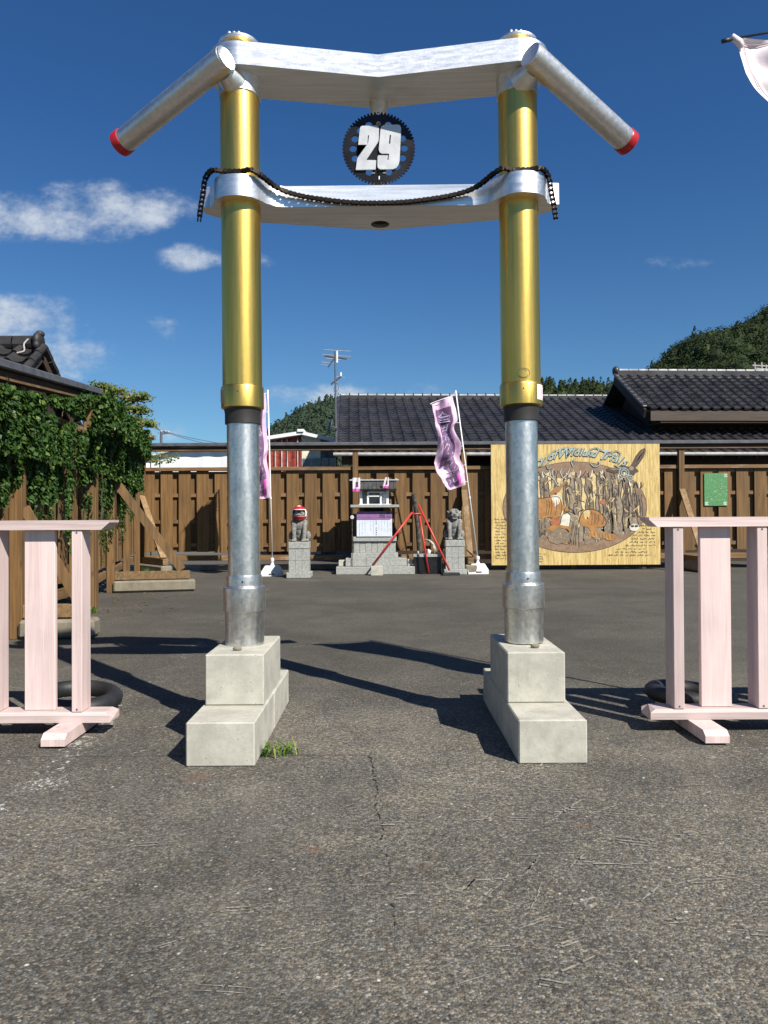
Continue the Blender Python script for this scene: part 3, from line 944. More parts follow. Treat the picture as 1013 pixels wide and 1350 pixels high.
# ------------------------------------------------------------------ pink barriers
def barrier(mir, label):
    # built for the right side (x grows outwards); mir=-1 mirrors
    t = thing('pink_barrier', label, 'barrier', (mir * 1.62, 3.9, 0), 'pink barriers beside the gate')
    def part(mb, nm, mat):
        mb.v = [Vector((v.x * mir, v.y, v.z)) for v in mb.v]
        if mir < 0:
            mb.f = [tuple(reversed(f)) for f in mb.f]
        return mb.build(nm, mat, t)
    x0 = 1.352 if mir > 0 else 1.402
    xe = 3.35
    yb = 3.915
    # top rail with undercut ends
    z0, z1 = 1.052, 1.101
    prof = [(x0, z1), (x0, z1 - .012), (x0 + .042, z0), (xe - .042, z0), (xe, z1 - .012), (xe, z1)]
    mb = MB()
    k = len(prof)
    ya, yc = yb - .045, yb + .095
    mb.add([(x, ya, z) for x, z in prof] + [(x, yc, z) for x, z in prof], [tuple(reversed(range(k))), tuple(range(k, 2 * k))] + [(i, (i + 1) % k, k + (i + 1) % k, k + i) for i in range(k)])
    part(mb, 'top_rail', 'pink_x')
    # bottom rail, bevelled top edge
    prof = [(yb - .045, .070), (yb - .045, .105), (yb - .03, .121), (yb + .08, .121), (yb + .095, .105), (yb + .095, .070)]
    mb = MB()
    k = len(prof)
    xa = x0 + .0
    mb.add([(xa + (.03 if i in (2, 3) else 0), y, z) for i, (y, z) in enumerate(prof)] + [(xe - (.03 if i in (2, 3) else 0), y, z) for i, (y, z) in enumerate(prof)],
           [tuple(range(k)), tuple(reversed(range(k, 2 * k)))] + [(i, k + i, k + (i + 1) % k, (i + 1) % k) for i in range(k)])
    part(mb, 'bottom_rail', 'pink_x')
    # uprights: deep studs and wide flat boards
    px0 = 1.475 if mir > 0 else 1.545
    studs = [px0 + .43 * i for i in range(5)]
    for i, x in enumerate(studs):
        part(MB().box((x + .027, yb + .02, .5865), (.054, .115, .929), bev=.003), 'post', 'pink')
        for zz_ in (.135, 1.037):
            part(MB().tube([(x + .027, yb - .0385, zz_), (x + .027, yb - .0372, zz_)], .0055, 8), 'screw', 'gutter')
        if i < 4:
            part(MB().box((x + .235, yb + .02, .5865), (.158, .030, .929), bev=.003), 'board', 'pink')
    # feet, bevelled nose, rubber strip beneath
    for fx in (1.60, 2.95):
        y0, y1 = 3.66, 4.34
        prof = [(y0, .012), (y0, .045), (y0 + .03, .069), (y1 - .03, .069), (y1, .045), (y1, .012)]
        mb = MB()
        k = len(prof)
        mb.add([(fx - .058, y, z) for y, z in prof] + [(fx + .058, y, z) for y, z in prof], [tuple(range(k)), tuple(reversed(range(k, 2 * k)))] + [(i, k + i, k + (i + 1) % k, (i + 1) % k) for i in range(k)])
        mb.v = [Vector((v.x - 0.10 * 0 , v.y, v.z)) for v in mb.v]
        part(mb, 'foot', 'pink')
        part(MB().box((fx, y0 + .34, .006), (.10, .60, .011)), 'rubber_pad', 'black_rubber')
    return t


barrier(-1, 'pink painted slatted barrier left of the gate beside the ivy fence')
barrier(1, 'pink painted slatted barrier right of the gate in front of the painted board')


def tyre(cx, cy, label, rz):
    mb = MB()
    Rr, rr = .200, .048
    n1, n2 = 48, 12
    for i in range(n1):
        a = 2 * PI * i / n1
        for k in range(n2):
            b = 2 * PI * k / n2
            q = rr * (1.08 if (k in (11, 0, 1) and i % 2) else 1.0)
            z = rr * 1.0 * math.sin(b)
            mb.v.append(Vector(((Rr + q * math.cos(b)) * math.cos(a), (Rr + q * math.cos(b)) * math.sin(a), z)))
    mb.f = [(i * n2 + k, ((i + 1) % n1) * n2 + k, ((i + 1) % n1) * n2 + (k + 1) % n2, i * n2 + (k + 1) % n2) for i in range(n1) for k in range(n2)]
    mb.mi = [0] * len(mb.f)
    o = mb.build('tyre', 'black_rubber', auto=50)
    o.location = (cx, cy, .090)
    o.rotation_euler = (R(3), R(4), rz)
    tag(o, label, 'tyre')


tyre(-1.755, 4.33, 'black tyre laid over the rear foot of the left pink barrier', 0)
tyre(1.74, 4.33, 'black tyre laid over the rear foot of the right pink barrier', 1)

# ------------------------------------------------------------------ fences
PER, GAP = .388, .13


def fence(name, label, O, ang, n0, n1, posts, boards_z=(.40, 2.145), drop=0.0):
    """local x along the fence, -y towards the viewer; boards from cell n0 to n1"""
    t = thing(name, label, 'fence', O)
    t.rotation_euler = (0, 0, ang)
    z0, z1 = boards_z
    fb = MB().box((0, 0, 0), (PER - GAP, .022, z1 - z0), bev=.002).build('fence_board', 'fence_z', t, world=False)
    bb = MB().box((0, 0, 0), (PER - .11, .018, z1 - z0 - .02)).build('fence_board', 'fence_z', t, world=False)
    zc = (z0 + z1) / 2
    first = True
    for k in range(n0, n1):
        xg = k * PER
        dz = random.uniform(-.012, .012)
        lf = (xg + GAP + (PER - GAP) / 2, 0, zc + dz)
        lb = (xg + GAP / 2, .078, zc)
        tilt = random.uniform(-.004, .004)
        if first:
            fb.location, bb.location = lf, lb
            first = False
        else:
            share(fb, lf, t, (0, tilt, 0))
            share(bb, lb, t, (0, -tilt, 0))
    x0, x1 = n0 * PER, n1 * PER
    L_ = x1 - x0
    for z, h in ((2.165, .075), (1.63, .075), (1.06, .075), (.55, .075)):
        MB().box(((x0 + x1) / 2, .040, z if z < 2 else 2.10), (L_, .052, h)).build('rail', 'fence_x', t, world=False)
    MB().box(((x0 + x1) / 2, -.002, 2.190), (L_, .14, .075), bev=.003).build('cap_rail', 'fence_x', t, world=False)
    MB().box(((x0 + x1) / 2, .020, .275), (L_, .06, .115), bev=.003).build('base_rail', 'fence_x', t, world=False)
    for xp in posts:
        MB().box((xp, -.075, (2.56 + drop * xp) / 2), (.115, .115, 2.56 + drop * xp), bev=.004).build('post', 'fence_z', t, world=False)
    # beam carried above, dark metal capping
    for nm, yy, zz, ww, hh, mm in (('beam', -.08, 2.615, .12, .085, 'dark_wood'), ('beam_trim', -.155, 2.585, .03, .022, 'fence_x'), ('metal_capping', -.08, 2.705, .26, .075, 'gutter')):
        MB().beam((x0, yy, zz + drop * x0), (x1, yy, zz), ww, hh, bev=.01 if hh > .07 and ww > .2 else 0).build(nm, mm, t, world=False)
    return t


FLname = 'board_fence.001'


def brace_set(t, xp, dirx=0.0, ln=1.05, top=1.70, conc=True, tim=None, edge=False):
    """prop board from the post down to a timber on a concrete footing, in fence-local axes"""
    y0 = -.135
    d = Vector((dirx, -1, 0)).normalized()
    p0 = Vector((xp, y0, top)) + d * 0.0
    p1 = Vector((xp, y0, .33)) + d * ln
    b = MB().beam(p0, p1, .042 if edge else .12, (.125 if t.name == FLname else .09) if edge else .036, up=(p1 - p0).cross(Vector((-d.y, d.x, 0))))
    b.build('brace', 'brace_brown' if edge else 'brace', t, world=False)
    tl = tim or (ln + .12)
    e0 = Vector((xp, y0, .255))
    MB().beam(e0, e0 + d * tl, .11, .12, bev=.004).build('foot_timber', 'timber', t, world=False)
    if conc:
        MB().beam(e0 + d * -.02 - Vector((0, 0, .16)), e0 + d * (tl + .08) - Vector((0, 0, .16)), .24, .17, bev=.025).build('footing', 'old_concrete', t, world=False)


# back fence; local x == world x
FB = fence('board_fence', 'long brown board-on-board timber fence closing the back of the yard', (-1.063, 16.36, 0), 0, -11, 27,
           [.453 + 2.33 * k for k in (-1, 0, 1, 2, 3, 4)] + [-4.12])
for k in (1, 3, 4):
    brace_set(FB, .453 + 2.33 * k)
brace_set(FB, -4.12, dirx=0.80, ln=1.15, top=1.62)
# left fence in two straight runs: corner -> bend, bend -> past the camera's edge


def left_x(Y):
    return -1.5 - .2366 * Y if Y > 9.3 else -2.863 - .09 * Y


def left_n(Y):
    k = .2366 if Y > 9.3 else .09
    return Vector((1, k, 0)).normalized()


LEN1 = 7.0 * math.sqrt(1 + .2366 ** 2)
FL = fence('board_fence', 'brown timber fence run under the ivy from the bend to the far corner', (left_x(16.3), 16.3, 0), math.atan2(1, -.2366), -18, 0,
           [-LEN1 * f / 7.0 for f in (.35, 2.5, 4.8, 6.95)])
brace_set(FL, -LEN1 * 4.8 / 7.0, edge=True, ln=.98)
FN = fence('board_fence', 'nearer brown timber fence run behind the left pink barrier', (left_x(9.2) - .09 * .28, 9.48, 0), math.atan2(1, -.09), -13, 0,
           [-.02, -2.4, -4.75], drop=.085)
brace_set(FN, -2.4, ln=.50, top=1.22, tim=.58, edge=True)

# ------------------------------------------------------------------ ivy
def leafy(mb, p, s, nrm, mi=0, droop=0.5):
    a = Vector(nrm).normalized()
    up = Vector((random.uniform(-.5, .5), random.uniform(-.5, .5), -1)).normalized()
    t1 = (up - a * up.dot(a))
    if t1.length < .1:
        t1 = a.orthogonal()
    t1.normalize()
    t2 = a.cross(t1)
    w_ = s * .5
    mid = Vector(p) + t1 * s * .42
    q = [Vector(p), mid + t2 * w_ - a * s * .12, Vector(p) + t1 * s, mid - t2 * w_ - a * s * .12]
    mb.add(q, [(0, 1, 2), (0, 2, 3)], mi)


iv = MB()


def vine_bottom(Yv):
    n_ = noise.noise(Vector((Yv * 1.1, 4.2, 0))) * .40 + noise.noise(Vector((Yv * 4.5, 1.2, 0))) * .5
    if Yv > 14.6:
        b0 = 1.65
    elif Yv > 11.0:
        b0 = 1.5
    elif Yv > 9.5:
        b0 = 1.3
    else:
        b0 = 1.38
    return max(.45, min(2.2, b0 + n_))


def ivy_top(Yv):
    return (2.66 if Yv > 9.0 else 2.54 - .12 * (9.0 - Yv)) + .10 * noise.noise(Vector((Yv * 1.7, 9, 9)))


for i in range(90000):
    Yv = 5.6 + (15.3 - 5.6) * random.random() ** 0.8
    zb = vine_bottom(Yv)
    ztp = ivy_top(Yv)
    z = random.uniform(zb, ztp)
    f = (z - zb) / (ztp - zb + 1e-6)
    strand = noise.noise(Vector((Yv * 5.5, 2.0, z * .35)))
    if f < .66 and strand < (.02 if Yv < 10.5 else -.06) + .42 * (.66 - f) - .12:
        continue
    if noise.noise(Vector((Yv * 2.2, 8, z * 2.5))) < -.30:
        continue
    nl = left_n(Yv)
    col = .5 + .5 * noise.noise(Vector((Yv * 3.3, 3.1, z * .55)))
    th = .03 + .34 * max(0, col - .25) * (.35 + .65 * f) + .10 * max(0, noise.noise(Vector((Yv * 1.4, z * 2.2, 5))))
    dpt = .05 + (.10 if z > 1.7 else 0) + th * random.random() ** .6 + (.14 if Yv > 8.6 and f > .7 else 0)
    base = Vector((left_x(Yv), Yv, z)) + nl * dpt
    nr = nl + Vector((random.gauss(0, .75), random.gauss(0, .75), random.gauss(.2, .6)))
    leafy(iv, base, random.uniform(.03, .062), nr)
for s_ in range(60):   # loose tendrils beyond the edge
    Yv = random.uniform(6.2, 15.2)
    z = vine_bottom(Yv) + .15
    p = Vector((left_x(Yv), Yv, z)) + left_n(Yv) * random.uniform(.03, .14)
    for k in range(int(random.uniform(8, 38))):
        p = p + Vector((random.gauss(0, .006), random.gauss(0, .009), -.022))
        for r2 in range(2):
            leafy(iv, p + Vector((0, random.gauss(0, .02), 0)), random.uniform(.028, .05), left_n(Yv) + Vector((random.gauss(0, .5), random.gauss(0, .5), random.gauss(.2, .4))))
for k in range(14):   # sprigs reaching above the capping
    Yv = random.uniform(6.3, 14)
    p = Vector((left_x(Yv), Yv, ivy_top(Yv) - .02)) + left_n(Yv) * .16
    for q in range(9):
        p += Vector((random.gauss(.003, .012), random.gauss(0, .012), .016))
        leafy(iv, p, .04, left_n(Yv) + Vector((random.gauss(0, .5), random.gauss(0, .5), .4)))
IV = thing('ivy', 'thick dark green ivy hanging in strands over the left timber fence', 'ivy', (-3.9, 10, 0))
stuff(iv.build('foliage', 'ivy', IV))
vs_ = MB()
for k in range(26):
    Yv = 6.2 + k * .36
    p = Vector((left_x(Yv), Yv, ivy_top(Yv))) + left_n(Yv) * .06
    zb = max(.7, vine_bottom(Yv) - .1)
    path = [p]
    while path[-1].z > zb:
        path.append(path[-1] + Vector((random.gauss(0, .01), random.gauss(0, .03), -.14)))
    vs_.tube(path, .006, 5)
vs_.build('vine_stems', 'bark', IV)

# ------------------------------------------------------------------ painted board (mural)
MY = 16.05
MS = MY / 1000


def mp(x, y):       # crop units of the board -> metres in its plane
    X = 640 + x / 4.052
    Z = 570 + y / 4.052
    return ((X - 506.5) * MS, 1.1 + (684 - Z) * MS)


MU = thing('painted_mural_board', 'large gold wooden board painted with forest animals in a brown oval', 'mural', (4.07, MY + .05, .1))
x0, z1 = mp(32, 68)
x1, z0 = mp(934, 714)
# vertical planks with fine joints
npk = 12
for i in range(npk):
    a = x0 + (x1 - x0) * i / npk
    b = x0 + (x1 - x0) * (i + 1) / npk
    MB().b2((a + .0012, MY, z0 + random.uniform(0, .004)), (b - .0012, MY + .045, z1), bev=.002).build('plank', 'mural', MU)
MB().b2((x0 + .05, MY + .046, z0 + .1), (x1 - .05, MY + .10, z0 + .2)).build('backing_rail', 'dark_wood', MU)
MB().b2((x0 + .05, MY + .046, z1 - .2), (x1 - .05, MY + .10, z1 - .1)).build('backing_rail', 'dark_wood', MU)
for a in (.3, 3.2):
    MB().b2((x0 + a, MY + .0465, 0), (x0 + a + .08, MY + .09, z0 + .098)).build('support_leg', 'dark_wood', MU)
PM = ['m_brown', 'm_cream', 'm_trunk', 'm_trunk2', 'm_line', 'm_orange', 'm_tan', 'm_white', 'm_blue', 'm_dark', 'm_red']
PI_ = {k: i for i, k in enumerate(PM)}
pm = MB()
layer = [0]


def paint(loop, col, lay):
    y = MY - .001 - lay * .0012
    lp = [mp(*p) for p in loop]
    vs, fs = fill2d([lp])
    pm.add([(v.x, y, v.y) for v in vs], fs, PI_[col])


def stroke(pts, wd, col, lay, smooth=True):
    y = MY - .001 - lay * .0012
    P = [Vector((*mp(*p), 0)) for p in pts]
    if smooth and len(P) > 2:
        P = catmull(P, 5)
    vs = []
    n_ = len(P)
    for i, p in enumerate(P):
        d = (P[min(i + 1, n_ - 1)] - P[max(i - 1, 0)])
        if d.length < 1e-6:
            d = Vector((1, 0, 0))
        d.normalize()
        nn = Vector((-d.y, d.x, 0)) * wd * MS / 4.052 * .5 * (1 if 0 < i < n_ - 1 else .4)
        vs += [(p.x + nn.x, y, p.y + nn.y), (p.x - nn.x, y, p.y - nn.y)]
    pm.add(vs, [(2 * i, 2 * i + 1, 2 * i + 3, 2 * i + 2) for i in range(n_ - 1)], PI_[col])


def blob(x, y, rx, ry, rough=.15, seed=0, n_=22):
    return [(x + rx * math.cos(2 * PI * k / n_) * (1 + rough * noise.noise(Vector((math.cos(2 * PI * k / n_) * 2, math.sin(2 * PI * k / n_) * 2, seed)))),
             y + ry * math.sin(2 * PI * k / n_) * (1 + rough * noise.noise(Vector((math.cos(2 * PI * k / n_) * 2, math.sin(2 * PI * k / n_) * 2, seed + 9))))) for k in range(n_)]


rs = random.Random(11)
EX, EY, ERX, ERY = 478, 405, 383, 241
paint(circ(EX, EY, ERX + 3, 72, ERY + 3), 'm_line', 0)
paint(circ(EX, EY, ERX, 72, ERY), 'm_brown', 1)


def inside(x, y, k=.97):
    return ((x - EX) / ERX) ** 2 + ((y - EY) / ERY) ** 2 < k * k


# pale clearing behind the trunks
top = [(x, 235 + 20 * math.sin(x * .05) + (40 * ((x - 500) / 330) ** 2 if x > 500 else 0)) for x in range(150, 840, 22)]
bot = [(x, 560 - 40 * abs((x - 480) / 340)) for x in range(838, 140, -22)]
paint([p for p in top + bot if inside(*p, .985)], 'm_cream', 2)
trunks = [(165, 40), (215, 36), (262, 34), (318, 44), (372, 28), (430, 22), (486, 66), (556, 40), (612, 36), (655, 44), (706, 50), (752, 28), (788, 36), (826, 26)]
for i, (x, wd) in enumerate(trunks):
    yt = 225 + rs.uniform(-12, 14) + (70 * ((x - 480) / 350) ** 2)
    yb = 590 - 90 * ((x - 480) / 350) ** 2
    l, r_ = [], []
    K = 9
    for k in range(K + 1):
        f = k / K
        y = yt + (yb - yt) * f
        ww = wd * .86 * (.42 + .28 * abs(math.sin(f * 7 + i)) * .5 + .35 * f * f + .15 * rs.random())
        sh = rs.uniform(-5, 5)
        if not inside(x + sh, y, .96):
            continue
        l.append((x - ww + sh, y))
        r_.append((x + ww * .9 + sh, y))
    lp = [p for p in l + r_[::-1] if inside(*p, .985)]
    if len(lp) > 4:
        paint(lp, 'm_trunk' if i % 2 else 'm_trunk2', 3)
        for q in range(7):
            yk = yt + 20 + (yb - yt - 60) * rs.random()
            if inside(x, yk, .9):
                stroke(circ(x + rs.uniform(-.25, .25) * wd, yk, rs.uniform(3, 8), 8, rs.uniform(5, 13)) , 2.6, 'm_line', 4.9)
        stroke(l, 4.5, 'm_line', 4)
        stroke(r_, 4.5, 'm_line', 4)
        for q in range(9):
            f0 = rs.uniform(.03, .6)
            xx = x + rs.uniform(-.3, .3) * wd
            ya = yt + (yb - yt) * f0
            y2 = min(yb, ya + rs.uniform(40, 120))
            if inside(xx, y2, .94) and inside(xx, ya, .94):
                stroke([(xx, ya), (xx + rs.uniform(-8, 8), (ya + y2) / 2), (xx + rs.uniform(-5, 5), y2)], rs.choice((3, 4, 6)), rs.choice(('m_line', 'm_dark', 'm_dark', 'm_cream')), 4.5 + q * .05)
        for q in range(5):   # crown twigs
            a = rs.uniform(-1, 1)
            stroke([(x + a * wd * .4, yt + 14), (x + a * wd * .7, yt - 2), (x + a * wd * .9 + rs.uniform(-6, 6), yt - rs.uniform(8, 26))], 5, rs.choice(('m_trunk', 'm_line', 'm_white')), 5)
for q in range(110):      # branches between the trunks
    x = rs.uniform(300, 830)
    y = rs.uniform(260, 520)
    if inside(x, y, .9) and inside(x + 30, y - 20, .9):
        sg_ = rs.choice((-1, 1))
        if inside(x - 40, y - 20, .93):
            stroke([(x, y), (x + sg_ * rs.uniform(3, 14), y - rs.uniform(0, 22)), (x + sg_ * rs.uniform(12, 34), y - rs.uniform(10, 40))], rs.uniform(2.5, 5.5), rs.choice(('m_line', 'm_trunk', 'm_dark', 'm_cream', 'm_cream')), 5.3)
# undergrowth
for i in range(34):
    x = rs.uniform(285, 740)
    y = 585 - 60 * ((x - 480) / 300) ** 2 + rs.uniform(-30, 10)
    if 455 < x < 530:
        continue
    if inside(x, y, .93):
        paint(blob(x, y, rs.uniform(12, 26), rs.uniform(8, 18), .5, i), rs.choice(('m_trunk', 'm_dark', 'm_trunk2', 'm_tan')), 5.6 + i * .02)
for q in range(90):
    x = rs.uniform(285, 740)
    y = 590 - 60 * ((x - 480) / 300) ** 2 + rs.uniform(-60, 12)
    if inside(x, y, .93) and not 460 < x < 520:
        stroke([(x, y), (x + rs.uniform(-9, 9), y - rs.uniform(6, 18))], 3.2, rs.choice(('m_line', 'm_dark', 'm_white')), 6.5, False)
# path
for q in range(7):
    stroke([(490 + q * 5 - 20, 480 + q * 4), (470 + q * 8 - 20, 560), (440 + q * 10, 600 + q * 3)], 3, rs.choice(('m_trunk2', 'm_line')), 6.6)
# stag
paint([(180, 372), (230, 352), (300, 356), (352, 350), (392, 352), (408, 388), (404, 438), (384, 462), (330, 458), (270, 470), (190, 460)], 'm_orange', 7)
paint([(345, 350), (352, 318), (372, 300), (398, 292), (428, 262), (430, 276), (412, 300), (398, 322), (366, 332), (400, 350), (404, 372)], 'm_tan', 7.2)
paint([(350, 345), (392, 336), (404, 352), (396, 384), (372, 400)], 'm_white', 7.4)
for q in range(8):
    stroke([(300 + q * 13, 362), (304 + q * 13, 400), (296 + q * 13, 446)], 3.2, rs.choice(('m_line', 'm_tan', 'm_dark')), 7.6)
stroke([(180, 372), (230, 352), (300, 356), (352, 350), (392, 352), (408, 388), (404, 438), (384, 462), (330, 458)], 4, 'm_line', 7.7)
for x in (300, 322, 372, 392):
    paint([(x, 452), (x + 14, 452), (x + 10, 540), (x + 2, 540)], 'm_trunk', 6.9)
for br in ([(388, 292), (372, 262), (352, 240), (342, 205)], [(372, 262), (360, 222), (366, 196)], [(352, 240), (326, 232), (312, 214)], [(404, 286), (416, 250), (440, 228), (452, 198)],
           [(416, 250), (404, 218), (412, 194)], [(440, 228), (462, 226), (474, 206)], [(388, 250), (382, 215)], [(430, 240), (432, 205)], [(360, 222), (344, 216)]):
    stroke(br, 6, 'm_line', 7.8)
    stroke(br, 3, 'm_white', 8)
# small animals in front of the stag
paint(blob(372, 482, 26, 22, .3, 3), 'm_red', 8.1)
paint([(398, 500), (412, 446), (438, 436), (456, 452), (446, 512), (420, 520)], 'm_white', 8.1)
paint([(330, 520), (352, 502), (400, 500), (452, 508), (458, 548), (436, 520), (392, 514), (346, 532)], 'm_orange', 8.2)
paint(blob(392, 560, 62, 42, .25, 5), 'm_trunk', 7.9)
for q in range(40):
    a = rs.uniform(0, 6.28)
    rr = rs.uniform(.2, 1)
    x, y = 392 + 60 * rr * math.cos(a), 562 + 38 * rr * math.sin(a)
    stroke([(x, y), (x + rs.uniform(-8, 8), y - rs.uniform(4, 12))], 3.2, rs.choice(('m_line', 'm_dark', 'm_cream', 'm_red')), 8.4, False)
for e in ((418, 400), (436, 408)):
    paint([(e[0] - 12, e[1] + 20), (e[0] - 4, e[1] - 12), (e[0] + 12, e[1] + 14)], 'm_orange', 8.3)
stroke([(398, 500), (412, 446), (438, 436), (456, 452), (446, 512)], 3.5, 'm_line', 8.5)
# boar
paint([(500, 486), (508, 452), (524, 426), (552, 418), (586, 420), (618, 440), (642, 474), (642, 504), (618, 512), (592, 516), (572, 552), (556, 572), (548, 560), (562, 534), (548, 512), (520, 506), (508, 498)], 'm_orange', 8.2)
paint([(522, 428), (552, 418), (560, 432), (554, 462), (532, 470), (528, 448)], 'm_cream', 8.4)
paint([(500, 486), (516, 476), (530, 484), (524, 500), (508, 498)], 'm_tan', 8.5)
for q in range(10):
    stroke([(566 + q * 7, 426 + q * 4), (570 + q * 7, 456 + q * 2), (566 + q * 6, 500)], 3, rs.choice(('m_tan', 'm_line', 'm_red')), 8.6)
stroke([(500, 486), (508, 452), (524, 426), (552, 418), (586, 420), (618, 440), (642, 474), (642, 504), (618, 512)], 4.5, 'm_line', 8.7)
paint(blob(545, 462, 5, 5), 'm_line', 8.8)
for i, (x, y) in enumerate(((588, 552), (630, 556), (662, 566))):   # striped piglets
    paint(blob(x, y, 25, 18, .2, i + 20), 'm_tan' if i % 2 else 'm_orange', 8.8 + i * .1)
    for q in range(4):
        stroke([(x - 18 + q * 9, y - 12), (x - 12 + q * 9, y + 12)], 3, 'm_line' if q % 2 else 'm_cream', 9.2, False)
paint(blob(795, 514, 27, 20, .3, 40), 'm_white', 8)
paint(blob(784, 508, 10, 6, .1, 1), 'm_line', 8.2)
paint(blob(806, 508, 10, 6, .1, 2), 'm_line', 8.2)
paint(blob(628, 378, 16, 12, .4, 3), 'm_red', 8)
# owl flying across the rim
paint([(772, 190), (788, 170), (806, 132), (832, 100), (856, 90), (860, 106), (846, 142), (824, 174), (804, 196), (822, 214), (806, 222), (796, 236), (778, 240), (762, 246), (764, 228), (752, 214), (722, 222), (690, 224), (652, 214), (648, 200), (672, 194), (706, 196), (722, 182), (748, 186)], 'm_dark', 8.9)
for q in range(6):
    stroke([(798 + q * 4, 180 - q * 4), (822 + q * 5, 140 - q * 6), (846 + q * 2, 100 + q * 3)], 3, 'm_tan' if q % 2 else 'm_trunk2', 9.1)
    stroke([(666 + q * 10, 200), (700 + q * 7, 208), (730 + q * 3, 206)], 3, 'm_trunk2', 9.1)
paint(blob(782, 198, 13, 11, .2, 6), 'm_trunk2', 9.2)
for c in ((742, 222, 26), (742, 222, 15), (775, 250, 14)):
    stroke(circ(c[0], c[1], c[2], 14) + [circ(c[0], c[1], c[2], 14)[0]], 5, 'm_blue', 9.4)
pmo = pm.build('painting', PM, MU)
# curved title in slanted letters with flourishes
ttl = MB()
txt = 'story of Wildland Trials'
a0, a1 = 205, 742
K = len(txt)
for i, ch in enumerate(txt):
    if ch == ' ':
        continue
    f = i / (K - 1)
    cxp = a0 + (a1 - a0) * f
    cyp = 112 + 88 * (abs(f - .53) / .53) ** 2.0 * (1 if f < .53 else .75)
    sl = -1.1 * (f - .5)
    vs, fs = text2d(ch, .235 if ch.islower() else .30, 0, .45, bold=.004)
    cX, cZ = mp(cxp, cyp)
    for lay, dx, mi in ((0, .012, 0), (1, 0, 1)):
        rot = Matrix.Rotation(R(-(-18 + 36 * f) * (1 if True else 0)), 2)
        ttl.add([(cX + dx + (rot @ Vector((v.x, v.y))).x, MY - .014 - lay * .0015, cZ - dx * .7 + (rot @ Vector((v.x, v.y))).y) for v in vs], fs, mi)
ttl.build('title_lettering', ['m_line', 'm_blue'], MU)
pm = MB()
for fl in ([(300, 190), (330, 150), (350, 120), (372, 104), (396, 108), (404, 130)], [(360, 190), (338, 200), (330, 178), (348, 158)], [(470, 190), (462, 160), (482, 150)],
           [(560, 170), (586, 190), (612, 178), (604, 160)], [(600, 96), (640, 110), (680, 132), (706, 150)], [(676, 120), (700, 106), (722, 118), (716, 140), (700, 132)],
           [(560, 130), (556, 104), (590, 90), (612, 96)], [(400, 98), (440, 88), (470, 100), (500, 92)], [(690, 180), (720, 196), (752, 200), (770, 216)]):
    stroke(fl, 7, 'm_line', 11.5)
    stroke(fl, 4.2, 'm_blue', 12.2)
pm.build('title_flourish', PM, MU)
# handwritten verses at the lower corners
pm = MB()


def script_line(xa, xb, y, h=9):
    x = xa
    while x < xb:
        ln = rs.uniform(14, 38)
        pts = []
        q = x
        while q < min(x + ln, xb):
            pts.append((q, y + rs.uniform(-h * .4, h * .4)))
            pts.append((q + 1.6, y - rs.choice((0, .3, .9)) * h))
            q += 4.2
        if len(pts) > 3:
            stroke(pts, 2.2, 'm_line', 2, False)
        x += ln + rs.uniform(5, 10)


for i, (xa, xb) in enumerate(((825, 905), (838, 902), (812, 908), (790, 910), (780, 905), (770, 905), (745, 908), (700, 850), (690, 862), (650, 880))):
    script_line(xa, xb, 508 + i * 17.5)
for i in range(14):
    script_line(48 + (i % 3) * 3, 112, 470 + i * 16)
for i in range(4):
    script_line(276, 318 - i * 4, 655 + i * 14)
stuff(pm.build('verse_lettering', PM, MU))

# ------------------------------------------------------------------ green poster on the fence
PO = thing('green_poster', 'small green printed poster fixed to the back fence boards', 'poster', (7.14, 16.33, 1.69))
p0 = px(929, 669, 16.33)
p1 = px(959.5, 626, 16.33)
MB().b2((p0.x, 16.325, p0.z), (p1.x, 16.334, p1.z)).build('poster_sheet', 'green_print', PO)
q = MB()
for i in range(80):
    x, z = rs.uniform(p0.x + .02, p1.x - .02), rs.uniform(p0.z + .1, p1.z - .02)
    s = rs.uniform(.003, .008)
    q.b2((x, 16.3232, z), (x + s * rs.choice((1, 3)), 16.3242, z + s))
for (x, z) in ((p0.x + .012, p0.z + .015), (p1.x - .088, p0.z + .015), (p1.x - .07, p1.z - .085)):
    for k in range(5):
        q.b2((x, 16.3232, z + k * .015), (x + .075 - .01 * (k % 3), 16.3242, z + k * .015 + .009))
q.build('poster_print', 'poster_pale', PO)

